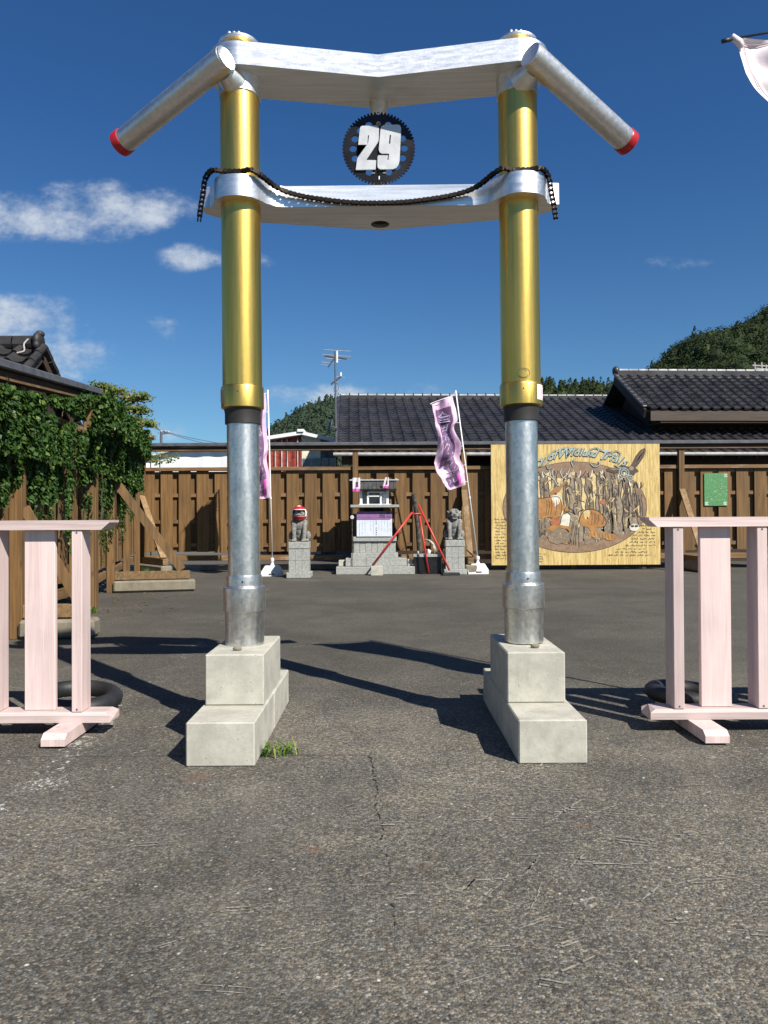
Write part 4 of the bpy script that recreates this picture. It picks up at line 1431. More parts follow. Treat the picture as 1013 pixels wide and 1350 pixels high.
# ------------------------------------------------------------------ nobori flags
def nobori(label, base, top, edge_pole, edge_free, group, text='全日本トライアル', basemat='white', small=1.0):
    t = thing('banner_flag', label, 'banner', base, group)
    bx, by, _ = base
    b = MB()
    prof = [(-.20, 0), (-.20, .08), (-.13, .20), (.13, .20), (.20, .08), (.20, 0)]
    k = len(prof)
    b.add([(bx + x, by - .13 + (.05 if i in (2, 3) else 0), z) for i, (x, z) in enumerate(prof)] + [(bx + x, by + .13 - (.05 if i in (2, 3) else 0), z) for i, (x, z) in enumerate(prof)],
          [tuple(reversed(range(k))), tuple(range(k, 2 * k))] + [(i, (i + 1) % k, k + (i + 1) % k, k + i) for i in range(k)])
    bo = b.build('water_base', basemat, t)
    MB().b2((bx - .05, by - .136, .03), (bx + .06, by - .128, .055)).build('base_groove', 'gutter', bo)
    MB().lathe([(.045, .20), (.025, .25), (.025, .28), (.038, .285), (.038, .34), (.02, .35)], (bx, by, 0), 16).build('pole_socket', basemat, bo, auto=35)
    tp = Vector(top)
    pb = Vector((bx, by, .30))
    md = pb.lerp(tp, .36)
    MB().tube([pb, tp], .0135, 10).build('pole', 'white', t, smooth=True)
    MB().tube([md, md + (tp - pb) * .01], .02, 10).build('pole_joint', 'white', t)
    NU, NV = 14, 90
    ep = catmull(edge_pole, 12)
    ef = catmull(edge_free, 12)

    def smp(c, f):
        x = f * (len(c) - 1)
        i = min(int(x), len(c) - 2)
        return c[i].lerp(c[i + 1], x - i)
    seed = bx * 3

    def surf(u, v):
        p = smp(ep, v).lerp(smp(ef, v), u)
        sag = math.sin(v * PI * 7) ** 2 * (1 - u) ** 3 * .0
        wv = (.085 * math.sin(u * 7 + v * 9 + seed) + .10 * noise.noise(Vector((u * 2.2 + v * 1.5, v * 6, seed))) + .06 * noise.noise(Vector((u * 5, v * 14 - u * 5, seed)))) * min(1, u * 3 + .2)
        return p + Vector((wv * .25, -wv, wv * .08))
    c = MB()
    us = [0, .04, .08, .13, .17, .19, .23, .27, .31, .35, .39, .43, .47, .51, .55, .59, .63, .67, .71, .75, .78, .81, .83, .87, .91, .95, 1]
    for j in range(NV + 1):
        for u in us:
            c.v.append(surf(u, j / NV))
    nu = len(us)
    for j in range(NV):
        for i in range(nu - 1):
            v = (j + .5) / NV
            u = (us[i] + us[i + 1]) / 2
            mi = 1 if (.18 < u < .82 and .05 < v < .97) else 0
            if small == 1.0 and v > .62 and v < .78 and .5 < u < .9 and mi:
                mi = 0
            if v > .78 and mi and u < .3:
                mi = 2
            c.f.append((j * nu + i, j * nu + i + 1, (j + 1) * nu + i + 1, (j + 1) * nu + i))
            c.mi.append(mi)
    cl = c.build('cloth', ['flag_pink', 'flag_purple', 'flag_magenta'], t, smooth=True)
    H = (smp(ep, 0) - smp(ep, 1)).length
    Wd = (smp(ep, .4) - smp(ef, .4)).length
    sgn = 1 if smp(ef, .5).x > smp(ep, .5).x else -1
    tm = MB()
    for i, ch in enumerate(text):
        vs, fs = text2d('l' if ch == 'ー' else ch, 1.0)
        fh = .115
        v0 = .13 + i * .105
        for side in (-1,):
            pts = []
            for v_ in vs:
                uu = .5 + sgn * v_.x * .50
                vv = v0 - v_.y * .098
                pts.append(surf(uu, max(0, min(1, vv))) + Vector((0, -.014, 0)))
            tm.add(pts, fs)
    tm.build('lettering', 'flag_print', cl)
    # loops to the pole
    for v in (.0, .2, .45, .7, .95):
        e = smp(ep, v)
        # nearest on pole
        dd = (tp - pb).normalized()
        w_ = pb + dd * (e - pb).dot(dd)
        MB().tube([w_, surf(0, v)], .006, 5).build('loop', 'flag_white', cl)
    MB().tube([tp - Vector((0, 0, .02)), surf(0, 0) + Vector((0, 0, .01)), surf(1, 0) + Vector((-.05 * 0, 0, .01)), surf(1, 0) + (surf(1, 0) - surf(0.6, 0)) * .2], .006, 6).build('cross_bar', 'white', t)
    return t


Yr = 14.9
nobori('purple and pale pink banner on a leaning white pole right of the shrine', (1.86, Yr + .2, 0), px(602, 515, Yr),
       [px(598, 522, Yr), px(604, 552, Yr), px(599, 565, Yr), px(609, 586, Yr), px(607, 603, Yr), px(612, 615, Yr), px(613, 628, Yr), px(614, 640, Yr)],
       [px(569, 533, Yr - .2), px(571, 555, Yr - .2), px(576, 577, Yr - .2), px(577, 595, Yr - .2), px(574, 612, Yr - .2), px(578, 628, Yr - .2), px(584, 640, Yr - .2), px(589, 648, Yr - .2)],
       'purple banners by the shrine')
Yl = 14.8
nobori('narrow purple and pink banner on an upright white pole behind the left gate column', (px(359, 700, Yl).x, Yl, 0), px(354, 513, Yl),
       [px(351, 518, Yl), px(352, 535, Yl), px(351, 555, Yl), px(354, 588, Yl), px(352, 604, Yl), px(355, 622, Yl), px(356, 640, Yl), px(357, 655, Yl)],
       [px(327, 522, Yl - .45), px(328, 545, Yl - .45), px(325, 565, Yl - .45), px(328, 590, Yl - .45), px(326, 610, Yl - .45), px(330, 630, Yl - .45), px(329, 645, Yl - .45), px(331, 658, Yl - .45)],
       'purple banners by the shrine', small=.9)

# pale banner at the upper right, its pole just right of the frame
NB = thing('banner_flag', 'white and pale pink banner on a black cross bar at the upper right', 'banner', (2.42, 3.86, 0))
bx, by = 2.42, 3.86
b = MB()
prof = [(-.20, 0), (-.20, .08), (-.13, .20), (.13, .20), (.20, .08), (.20, 0)]
b.add([(bx + x, by - .13, z) for x, z in prof] + [(bx + x, by + .13, z) for x, z in prof], [tuple(reversed(range(6))), tuple(range(6, 12))] + [(i, (i + 1) % 6, 6 + (i + 1) % 6, 6 + i) for i in range(6)])
b.build('water_base', 'white', NB)
MB().tube([(bx, by, .2), (bx, by, 3.72)], .013, 12).build('pole', 'white', NB, smooth=True)
barL = px(958, 53.5, 3.8)
barM = px(970, 50.5, 3.8)
MB().tube([barL, barM], .0105, 12).build('cross_bar_end', 'black_ring', NB, smooth=True)
MB().tube([barM, (bx, by, 3.655)], .0055, 12).build('cross_bar', 'black_ring', NB, smooth=True)
e0 = [px(974, 47, 3.8), px(981, 62, 3.8), px(989, 88, 3.78), px(1000, 112, 3.75), (2.00, 3.70, 3.0), (2.08, 3.68, 2.6), (2.02, 3.7, 2.2), (2.12, 3.7, 1.85)]
e1 = [(bx - .03, by, 3.63), (bx - .03, by, 3.5), (bx - .03, by, 3.3), (bx - .05, by, 3.1), (bx - .03, by, 2.8), (bx - .06, by, 2.4), (bx - .03, by, 2.1), (bx - .03, by, 1.8)]
ca, cb = catmull(e0, 8), catmull(e1, 8)
c = MB()
NU = 16
for j in range(len(ca)):
    for i in range(NU + 1):
        u = i / NU
        v = j / (len(ca) - 1)
        wv = (.05 * math.sin(u * 9 + v * 5) + .04 * noise.noise(Vector((u * 4, v * 9, 3)))) * math.sin(PI * min(1, u + .08)) * min(1, v * 8)
        top_sag = -.05 * math.sin(PI * u) * max(0, 1 - v * 8)
        c.v.append(ca[j].lerp(cb[j], u) + Vector((0, wv, top_sag)))
for j in range(len(ca) - 1):
    for i in range(NU):
        c.f.append((j * (NU + 1) + i, j * (NU + 1) + i + 1, (j + 1) * (NU + 1) + i + 1, (j + 1) * (NU + 1) + i))
        c.mi.append(0)
cl = c.build('cloth', 'flag_white', NB, smooth=True)
hem = MB()
hem.tube([c.v[5 * (NU + 1) + i] + Vector((0, -.006, 0)) for i in range(NU + 1)], .0022, 5)
hem.tube([c.v[j * (NU + 1) + 1] + Vector((0, -.006, 0)) for j in range(5, len(ca))], .0018, 5)
M['stitch'] = plain('seam thread', (0.38, 0.30, 0.30), 0.8)
hem.build('hem_seam', 'stitch', cl)
MB().tube([barM + Vector((.002, 0, .016)), px(981, 55, 3.8), px(984, 62, 3.8)], [.014, .019, .012], 10).build('tie_loop', 'flag_white', cl, smooth=True)

# ------------------------------------------------------------------ shrine
SY = 15.05
SK = SY / 1000


def sp(x, y):      # crop units of the shrine view
    return ((440 + x / 8.433 - 506.5) * SK, 1.1 + (684 - 600 - y / 8.433) * SK)


SH = thing('stone_shrine', 'small grey stone shrine on stepped plinths in front of the back fence', 'shrine', (-.18, SY + .45, 0))


def sbox(x0, x1, y0, y1, f, bck, nm, mat, par=None, bev=.006):
    a, zt = sp(x0, y0)
    b_, zb = sp(x1, y1)
    return MB().b2((a, SY + f, max(0, zb)), (b_, SY + bck, zt), bev=bev).build(nm, mat, par or SH)


sbox(25, 452, 1240, 1335, -.02, .85, 'plinth_slab', 'stone')
sbox(456, 900, 1238, 1335, -.02, .85, 'plinth_slab', 'stone')
sbox(128, 354, 1148, 1236, .08, .78, 'plinth_slab', 'stone')
sbox(357, 812, 1150, 1236, .08, .78, 'plinth_slab', 'stone')
sbox(190, 716, 1092, 1149, .14, .72, 'plinth_step', 'stone')
for i in range(7):
    sbox(216 + i * 68, 216 + i * 68 + 66, 962, 1091, .20 + .004 * (i % 2), .66, 'plinth_panel', 'stone', bev=.003)
sbox(212, 700, 908, 961, .16, .70, 'plinth_cap', 'stone')
sbox(330, 560, 585, 907, .34, .60, 'pillar', 'wall_dark')
sbox(280, 330, 582, 907, .30, .36, 'support_post', 'fence_z', bev=.002)
sbox(555, 610, 582, 907, .30, .36, 'support_post', 'fence_z', bev=.002)
sbox(185, 730, 550, 581, .06, .80, 'shelf_slab', 'stone')
# little house
hs = MB()
xa, zt = sp(292, 372)
xb, zb = sp(612, 549)
sbox(292, 612, 372, 549, .42, .66, 'house_body', 'stone', bev=.004)
for (a, b_) in ((290, 318), (370, 392), (515, 535), (588, 615)):
    sbox(a, b_, 372 if a in (290, 588) else 408, 549, .17 if a in (290, 588) else .13, .40, 'house_pillar', 'number' if False else 'white_sheet', bev=.003)
sbox(372, 552, 402, 414, .12, .16, 'gate_beam', 'white_sheet', bev=.002)
sbox(385, 530, 448, 460, .12, .16, 'gate_beam', 'white_sheet', bev=.002)
sbox(280, 640, 541, 549, .10, .70, 'house_floor', 'white_sheet', bev=.002)
sbox(320, 366, 395, 540, .30, .41, 'side_panel', 'stone', bev=.002)
sbox(540, 586, 395, 540, .30, .41, 'side_panel', 'white_sheet', bev=.002)
# roof: dark front slope with pale ridge
rx0, rz1 = sp(268, 276)
rx1, rz0 = sp(700, 374)
rf = MB()
rf.add([(rx0, SY + .02, rz0 - .0), (rx1, SY + .02, rz0), (rx1, SY + .36, rz1), (rx0, SY + .36, rz1), (rx1, SY + .78, rz0), (rx0, SY + .78, rz0),
        (rx0, SY + .04, rz0 - .03), (rx1, SY + .04, rz0 - .03), (rx1, SY + .76, rz0 - .03), (rx0, SY + .76, rz0 - .03)],
       [(0, 1, 2, 3), (3, 2, 4, 5), (0, 6, 7, 1), (5, 4, 8, 9), (6, 9, 8, 7), (0, 3, 5), (1, 4, 2), (0, 5, 9, 6), (1, 7, 8, 4)])
ro = rf.build('roof', 'roof_stone', SH)
for i in range(9):
    a = rx0 + (rx1 - rx0) * (i + .5) / 9
    MB().beam((a, SY + .02, rz0 + .006), (a, SY + .36, rz1 + .006), .012, .012).build('roof_rib', 'roof_stone', ro)
a, zt = sp(170, 262)
b_, zb = sp(732, 275)
MB().b2((a, SY + .30, zb), (b_, SY + .42, zt + .004), bev=.004).build('ridge', 'number', ro)
for x in (205, 700):
    a, zt = sp(x, 262)
    MB().tube([(a - .03, SY + .36, zt), (a, SY + .36, zt + .018), (a + .03, SY + .36, zt)], [.006, .014, .006], 8).build('ridge_end', 'stone', ro)
# sign leaning against the plinth
SG = thing('information_sign', 'white notice with a purple band and vertical writing leaning on the shrine', 'sign', (-.3, SY + .15, .75))
a, zt = sp(254, 626)
b_, zb = sp(650, 905)
zh = zt - (zt - zb) * .34
lean = .04
MB().add([(a, SY + .14, zb), (b_, SY + .14, zb), (b_, SY + .14 + lean, zt), (a, SY + .14 + lean, zt), (a, SY + .16, zb), (b_, SY + .16, zb), (b_, SY + .16 + lean, zt), (a, SY + .16 + lean, zt)],
         [(0, 1, 2, 3), (5, 4, 7, 6), (0, 4, 5, 1), (3, 2, 6, 7), (0, 3, 7, 4), (1, 5, 6, 2)]).build('panel', 'sign_white', SG)


def ysign(z, k):
    return SY + .14 + lean * (z - zb) / (zt - zb) - k


wdt = b_ - a
hb = [(a + .001, zh), (a + wdt * .93, zh), (b_ - .001, zh + .03), (b_ - .001, zt - .001), (a + .001, zt - .001)]
MB().add([(x, ysign(z, .002), z) for x, z in hb], [tuple(range(5))]).build('header_band', 'sign_purple', SG)
sm = MB()
vs, fs = text2d('由来', .125, bold=.002)
sm.add([(b_ - .135 + v.x, ysign(zt - .075 + v.y, .004), zt - .075 + v.y) for v in vs], fs, 0)
vs, fs = text2d('の', .09)
vs, fs = text2d('△S', .09)
sm.add([(a + wdt * .48 + v.x, ysign(zt - .065 + v.y, .004), zt - .065 + v.y) for v in vs], fs, 1)
vs, fs = text2d('♡', .10)
sm.add([(a + wdt * .18 + v.x, ysign(zt - .055 + v.y, .004), zt - .055 + v.y) for v in vs], fs, 1)
sm.b2((a + .01, ysign(zt - .12, .005), zt - .121), (b_ - .05, ysign(zt - .12, .0035), zt - .118), 1)
for i in range(12):
    x = b_ - .035 - i * (wdt - .06) / 11.5
    big_ = (i == 5)
    z = zh - .015 - (0.03 if i == 0 else 0)
    while z > zb + .02:
        h = .013 if not big_ else .032
        w2 = .0030 if not big_ else .010
        if rs.random() < .85:
            y = ysign(z, .0035)
            sm.b2((x - w2, y, z - h), (x + w2 * rs.uniform(.2, 1), y + .0012, z - h * .35), 0)
            sm.b2((x - w2 * .3, y, z - h * .9), (x + w2 * .4, y + .0012, z), 0)
        z -= h * 1.35
        if rs.random() < .03 or (i in (2, 4, 7, 9) and z < zb + .12):
            break
sm.build('lettering', ['print_black', 'print_magenta'], SG)
# two small cloths tied at the little roof
for (x0_, x1_, y0_, y1_, lab) in ((215, 298, 250, 402, 'small pink and purple cloth tied at the left end of the shrine roof'), (548, 616, 248, 368, 'small pink cloth strip tied at the right end of the shrine roof')):
    cb_ = MB()
    N1, N2 = 8, 10
    for j in range(N2 + 1):
        for i in range(N1 + 1):
            u, v = i / N1, j / N2
            xx = x0_ + (x1_ - x0_) * u + (0 if x0_ < 300 else (1 - v) * 26 * (1 - u))
            yy = y0_ + (y1_ - y0_) * v
            X, Z = sp(xx, yy)
            cb_.v.append(Vector((X, SY + .0 - .02 * math.sin(u * 9 + v * 4) - .02 * (1 - v), Z)))
    for j in range(N2):
        for i in range(N1):
            cb_.f.append((j * (N1 + 1) + i, (j + 1) * (N1 + 1) + i, (j + 1) * (N1 + 1) + i + 1, j * (N1 + 1) + i + 1))
            cb_.mi.append(2 if j > 7 else (1 if 2 < i < 6 and 2 < j < 7 else 0))
    o = cb_.build('tied_cloth', ['flag_white', 'flag_purple', 'flag_magenta'], smooth=True)
    tag(o, lab, 'cloth')
# ornament pole at the left of the sign
OP = thing('ornament_stick', 'thin dark stick with a pale flower shaped ornament left of the sign', 'stick', (*[sp(205, 690)[0], SY + .05], 0))
xx, zz = sp(205, 690)
MB().tube([(xx, SY + .05, .15), (xx, SY + .05, sp(0, 590)[1])], .007, 6).build('stick', 'charcoal', OP)
fl = MB()
for k in range(6):
    a_ = k * PI / 3
    fl.sphere((xx + .026 * math.cos(a_), SY + .035, zz + .026 * math.sin(a_)), (.014, .008, .014), 8, 6)
fl.sphere((xx, SY + .03, zz), .012, 8, 6)
fl.build('flower', 'white', OP)
# small white block in front and pale blocks at the sides of the plinth
for (x0_, x1_, y0_, y1_, f0, f1, lab) in ((415, 545, 1222, 1338, -.36, -.17, 'white stone cube under the left foot of the red stand'),
                                          (48, 112, 1172, 1222, .15, .4, 'small pale stone on the left end of the lowest shrine plinth'),
                                          (822, 872, 1165, 1212, .15, .4, 'small pale stone on the right end of the lowest shrine plinth')):
    a, zt = sp(x0_, y0_)
    b_, zb = sp(x1_, y1_)
    zb = 0 if y1_ > 1300 else sp(0, 1238)[1] + .001
    o = MB().b2((0, 0, 0), (b_ - a, f1 - f0, zt - zb), bev=.006).build('stone_block', 'concrete')
    o.location = (a, SY + f0, zb)
    tag(o, lab, 'stone block')

# ------------------------------------------------------------------ red stand, post, black box, driftwood
RT = thing('red_tripod_stand', 'red steel tripod stand in front of the shrine', 'stand', (.85, 14.8, 0))
def rp(x, y, Y):
    return px(480 + x / 6.331, 640 + y / 6.331, Y)
A1, A2 = rp(385, 238, 14.95), rp(480, 238, 14.95)
MB().tube([A1, A2], .016, 10).build('cross_bar', 'red_paint', RT, smooth=True)
MB().tube([rp(403, 225, 14.95), (rp(70, 665, 14.78).x, 14.78, sp(0, 1222)[1] + .012)], .019, 12).build('leg', 'red_paint', RT, smooth=True)
MB().tube([rp(455, 160, 15.0), rp(712, 712, 14.72)], .019, 12).build('leg', 'red_paint', RT, smooth=True)
MB().tube([rp(462, 235, 14.98), (rp(535, 700, 15.0).x, 14.9, .03)], .019, 12).build('leg', 'red_paint', RT, smooth=True)
e = rp(712, 720, 14.72)
o = MB().box((0, 0, 0), (.34, .16, .05), bev=.006).build('black_plank', 'black_rubber')
o.location = (e.x + .02, 14.70, .027)
o.rotation_euler = (0, 0, R(6))
tag(o, 'short black plank on the ground under the right leg of the red stand', 'plank')
CP = rp(455, 570, 15.25)
cpm = MB().tube([(CP.x + .02, 15.3, .42), rp(445, 330, 15.2), rp(428, 180, 15.12), rp(416, 72, 15.08)], [.05, .047, .044, .04], 12)
cpm.v = [v + Vector((noise.noise(v * 14), noise.noise(v * 14 + Vector((5, 5, 5))), 0)) * .02 for v in cpm.v]
o = cpm.build('charred_post', 'charcoal', auto=50)
tag(o, 'dark weathered wooden post leaning behind the red stand', 'post')
BX = thing('black_stone_box', 'black polished stone block with a grey rim behind the red stand', 'stone block', (.87, 15.25, 0))
a = rp(414, 600, 15.1)
b_ = rp(640, 700, 15.1)
MB().b2((a.x, 15.1, 0), (b_.x, 15.45, a.z - .0), bev=.004).build('body', 'black_stone', BX)
MB().b2((a.x - .012, 15.08, a.z + .001), (b_.x + .012, 15.47, a.z + .055), bev=.006).build('top_slab', 'stone', BX)
MB().b2((b_.x + .001, 15.09, .0), (b_.x + .016, 15.46, a.z - .001)).build('side_rim', 'stone', BX)
dw = MB()
zs = a.z + .056
dw.tube([rp(505, 452, 15.25), rp(545, 462, 15.22), rp(575, 490, 15.2), rp(592, 530, 15.2), (rp(600, 560, 15.2).x, 15.2, zs + .015)], [.012, .022, .026, .024, .014], 10)
dw.tube([rp(560, 475, 15.22), rp(582, 520, 15.18), (rp(590, 556, 15.18).x, 15.18, zs + .01)], [.01, .016, .01], 8)
o = dw.build('driftwood', 'drift', smooth=True)
tag(o, 'pale curved driftwood branch arching on the black stone block', 'driftwood')
for (x, w_, lab) in ((540, .05, 'pale rounded stone lying under the driftwood arch'), (452, .035, 'small pale stone at the foot of the dark post')):
    q = rp(x, 570, 15.18)
    p = MB().sphere((0, 0, w_ * .9), (w_ * .8, w_ * .6, w_), 10, 8)
    p.v = [v * (1 + .3 * noise.noise(v * 25)) for v in p.v]
    o = p.build('stone', 'flag_white' if w_ > .04 else 'drift', smooth=True)
    o.location = (q.x, 15.16, zs)
    tag(o, lab, 'stone')
# slab strip behind, low kerb stones along the fence
o = MB().box((0, 0, 0), (7.6, .18, .10), bev=.01).build('low_kerb', 'old_concrete')
o.location = (-.2, 16.62, .05)
struct(o)

# ------------------------------------------------------------------ guardian lions
def lion(cx, cy, wd, helmet, label):
    t = thing('guardian_lion_statue', label, 'statue', (cx, cy, .675))
    b = MB()
    b.sphere((0, .03, .20), (.085, .10, .15), 18, 12)                # trunk
    b.sphere((0, -.035, .255), (.082, .06, .095), 18, 12)            # chest
    b.sphere((0, .07, .10), (.115, .11, .09), 18, 12)                # rump
    for s in (-1, 1):
        b.sphere((s * .082, -.045, .275), (.043, .045, .055), 12, 10)   # shoulder
        b.tube([(s * .078, -.06, .27), (s * .078, -.075, .17), (s * .073, -.08, .10), (s * .07, -.085, .02)], [.040, .034, .030, .034], 12)
        b.sphere((s * .07, -.105, .022), (.038, .048, .024), 12, 8)   # paw
        for q in (-1, 0, 1):
            b.sphere((s * .07 + q * .022, -.142, .016), (.012, .014, .014), 8, 6)
        b.sphere((s * .118, .03, .085), (.045, .085, .075), 14, 10)   # haunch
        b.sphere((s * .115, -.045, .02), (.03, .05, .02), 10, 8)      # hind paw
    b.tube([(0, .13, .10), (.0, .18, .2), (0, .16, .32), (0, .13, .38)], [.03, .045, .05, .02], 12)   # tail plume
    b.sphere((0, -.040, .400), (.094, .088, .074), 20, 14)           # head
    b.sphere((0, -.105, .378), (.062, .05, .035), 16, 10)            # upper muzzle
    b.sphere((0, -.098, .330), (.056, .045, .015), 16, 8)            # jaw
    b.sphere((0, -.150, .398), (.024, .018, .016), 10, 8)            # nose
    for s in (-1, 1):
        b.sphere((s * .038, -.117, .428), (.020, .018, .016), 10, 8)  # eye bulge
        b.sphere((s * .038, -.112, .452), (.028, .018, .010), 10, 6, rot=(0, s * .3, 0))   # brow
        b.sphere((s * .090, -.045, .418), (.012, .024, .018), 10, 8)     # ear
        for k in range(4):   # mane curls
            b.sphere((s * (.090 + .006 * (k % 2)), .0, .345 + .030 * k), (.020, .034, .018), 10, 8)
        b.sphere((s * .030, -.128, .352), (.010, .012, .012), 8, 6)
    for k in range(7):
        a = R(20 + 23.3 * k)
        b.sphere((.074 * math.cos(a), -.035, .405 + .066 * math.sin(a)), (.020, .040, .018), 10, 8)
    k = .265 / .5 * 1.21
    b.v = [Vector((v.x * 1.30, v.y * 1.2, v.z * 1.28)) for v in b.v]
    b.v = [v + Vector((0, 0, 0)) for v in b.v]
    o = b.build('body', 'stone_dark', t, smooth=True, world=False)
    rm = o.modifiers.new('join', 'REMESH')
    rm.mode = 'VOXEL'
    rm.voxel_size = .0075
    rm.use_smooth_shade = True
    if helmet:
        H = thing('motorcycle_helmet', 'red and white full face helmet worn by the left stone lion', 'helmet', (cx, cy - .05, 1.13))
        hb_ = MB()
        mats = ['red_plastic', 'white', 'glass', 'stone']
        seg, rg = 32, 20
        rX, rY, rZ = .142, .165, .158
        c0 = Vector((cx, cy - .05, 1.205))
        for i in range(rg + 1):
            th = PI * (.0 + .80 * i / rg)
            for q in range(seg):
                ph = 2 * PI * q / seg
                hb_.v.append(c0 + Vector((math.sin(th) * math.cos(ph) * rX, math.sin(th) * math.sin(ph) * rY, math.cos(th) * rZ)))
        for i in range(rg):
            for q in range(seg):
                zc = math.cos(PI * .8 * (i + .5) / rg)
                ph = 2 * PI * (q + .5) / seg
                frontness = -math.sin(ph)
                if -.20 < zc < .42 and frontness > .45:
                    continue
                mi = 0
                if -.32 < zc < .56:
                    mi = 1
                if zc > .85 and abs(math.cos(ph)) < .5:
                    mi = 1
                hb_.f.append((i * seg + q, (i + 1) * seg + q, (i + 1) * seg + (q + 1) % seg, i * seg + (q + 1) % seg))
                hb_.mi.append(mi)
        hs_ = hb_.build('shell', mats, H, smooth=True)
        so = hs_.modifiers.new('thickness', 'SOLIDIFY')
        so.thickness = .012
        so.offset = -1
        rim = MB()
        for (zc) in (.42, -.20):
            th = math.acos(zc)
            pts = []
            for q in range(13):
                ph = R(-90 - 58 + 116 * q / 12)
                pts.append(c0 + Vector((math.sin(th) * math.cos(ph) * rX, math.sin(th) * math.sin(ph) * rY, zc * rZ)) * 1.0)
            rim.tube(pts, .006, 6)
        rim.build('visor_rim', 'black_rubber', H)
    return t


def pedestal(cx, yf, w_, zt, label):
    t = thing('stone_pedestal', label, 'pedestal', (cx, yf + w_ / 2, 0))
    MB().b2((cx - w_ * .58, yf - .06, 0), (cx + w_ * .58, yf + w_ + .06, .105), bev=.008).build('base_slab', 'stone', t)
    hz = (zt - .13 - .108) / 2
    for j in range(2):
        for i in range(3):
            a = cx - w_ * .485 + i * w_ * .97 / 3
            MB().b2((a + .0015, yf + .01, .108 + j * hz), (a + w_ * .97 / 3 - .0015, yf + w_ - .01, .108 + (j + 1) * hz - .003), bev=.003).build('block', 'stone', t)
    MB().b2((cx - w_ / 2, yf, zt - .128), (cx + w_ / 2, yf + w_, zt - .001), bev=.008).build('cap_stone', 'stone', t)


p = px(393.5, 700, 14.2)
pedestal(p.x, 14.2, .385, .675, 'square grey stone pedestal under the helmeted left lion')
lion(p.x, 14.42, .3, True, 'left seated stone guardian lion, its head inside a red helmet')
p = px(600, 700, 14.9)
pedestal(p.x, 14.9, .385, .675, 'square grey stone pedestal under the bareheaded right lion')
lion(p.x, 15.10, .3, False, 'right seated stone guardian lion with bare carved head')

# ------------------------------------------------------------------ houses
def tiles(O, ux, us, ncol, nrow, wc, lr, mats, name, parent, rise=.035, world=True):
    """rows of interlocking curved tiles; ux along the eave, us up the slope"""
    O, ux, us = Vector(O), Vector(ux).normalized(), Vector(us).normalized()
    nn = ux.cross(us).normalized()
    prof = [(0, .048), (.10, .068), (.24, .052), (.34, .010), (.58, -.006), (.84, .004), (1.0, .034)]
    mb = MB()
    k = len(prof)
    for r_ in range(nrow):
        for c_ in range(ncol):
            p0 = O + ux * (c_ * wc) + us * (r_ * lr)
            j = random.uniform(-.002, .002)
            jj = random.uniform(-.003, .003)
            fr = [p0 + us * (-.03 + jj) + ux * (a * wc) + nn * (h * wc / .28 + rise + j) for a, h in prof]
            bk = [p0 + us * (lr + .01) + ux * (a * wc) + nn * (h * wc / .28 + .004) for a, h in prof]
            lo = [p0 + us * (-.03 + jj) + ux * (a * wc) + nn * (h * wc / .28 - .002 + j) for a, h in prof]
            mb.add(fr + bk + lo, [(i, i + 1, k + i + 1, k + i) for i in range(k - 1)] + [(2 * k + i, 2 * k + i + 1, i + 1, i) for i in range(k - 1)])
    o = mb.build(name, mats, parent, smooth=True, world=world)
    o.data.set_sharp_from_angle(angle=R(40))
    return stuff(o)


yw = R(2.65)
ux = Vector((math.cos(yw), math.sin(yw), 0))
uh = Vector((-math.sin(yw), math.cos(yw), 0))
H1 = thing('tiled_house', 'long low house with a dark glazed tile roof behind the back fence', 'house', (5, 22, 0))
O1 = Vector((-1.09, 18.0, 2.66))
us1 = (uh + Vector((0, 0, .39)))
SL = 5.65 * math.sqrt(1 + .39 ** 2)
tiles(O1, ux, us1, 50, 24, .275, SL / 24, 'tile', 'roof_tiles', H1)
# roof deck under the tiles, back slope
def slab(P, mat, nm, par, th=.05):
    P = [Vector(p) for p in P]
    nn = (P[1] - P[0]).cross(P[3] - P[0]).normalized() * -th
    q = [p + nn for p in P]
    return MB().add(P + q, [(0, 1, 2, 3), (7, 6, 5, 4), (0, 4, 5, 1), (1, 5, 6, 2), (2, 6, 7, 3), (3, 7, 4, 0)]).build(nm, mat, par)
wl = 50 * .275
R1 = O1 + uh * 5.65 + Vector((0, 0, .39 * 5.65))
dn = Vector((0, 0, -.02))
slab([O1 + dn, O1 + ux * wl + dn, R1 + ux * wl + dn, R1 + dn], 'dark_wood', 'roof_deck', H1)
slab([R1 + ux * wl + dn, R1 + dn, R1 + uh * 4.5 - Vector((0, 0, 1.75)), R1 + ux * wl + uh * 4.5 - Vector((0, 0, 1.75))], 'tile', 'rear_roof', H1)
# ridge: rail tiles, sunlit tops put into the pale colour, dark ties
for k in range(48):
    p = R1 + ux * (k * .285 + .02) + Vector((0, 0, .10))
    MB().beam(p, p + ux * .270, .20, .045, bev=.01).build('ridge_tile', 'tile_light', H1)
    q = p + ux * .277
    MB().b2((q.x - .012, q.y - .11, q.z - .05), (q.x + .012, q.y + .11, q.z + .065)).build('ridge_tie', 'tile', H1)
MB().beam(R1 + Vector((0, 0, .01)), R1 + ux * wl + Vector((0, 0, .01)), .24, .12).build('ridge_base', 'tile', H1)
MB().beam(O1 + Vector((-.02, .01, -.05)), R1 + Vector((-.02, 0, -.05)), .05, .2).build('barge_board', 'wall_dark', H1)
for k in range(24):
    p = O1 + us1.normalized() * (k * SL / 24) + Vector((-.03, 0, .045))
    MB().beam(p, p + us1.normalized() * .25, .13, .05, bev=.012).build('verge_tile', 'tile', H1)
MB().tube([O1 + Vector((-.1, -.09, -.03)), O1 + ux * wl + Vector((0, -.09, -.03))], .045, 10).build('gutter', 'gutter_light', H1)
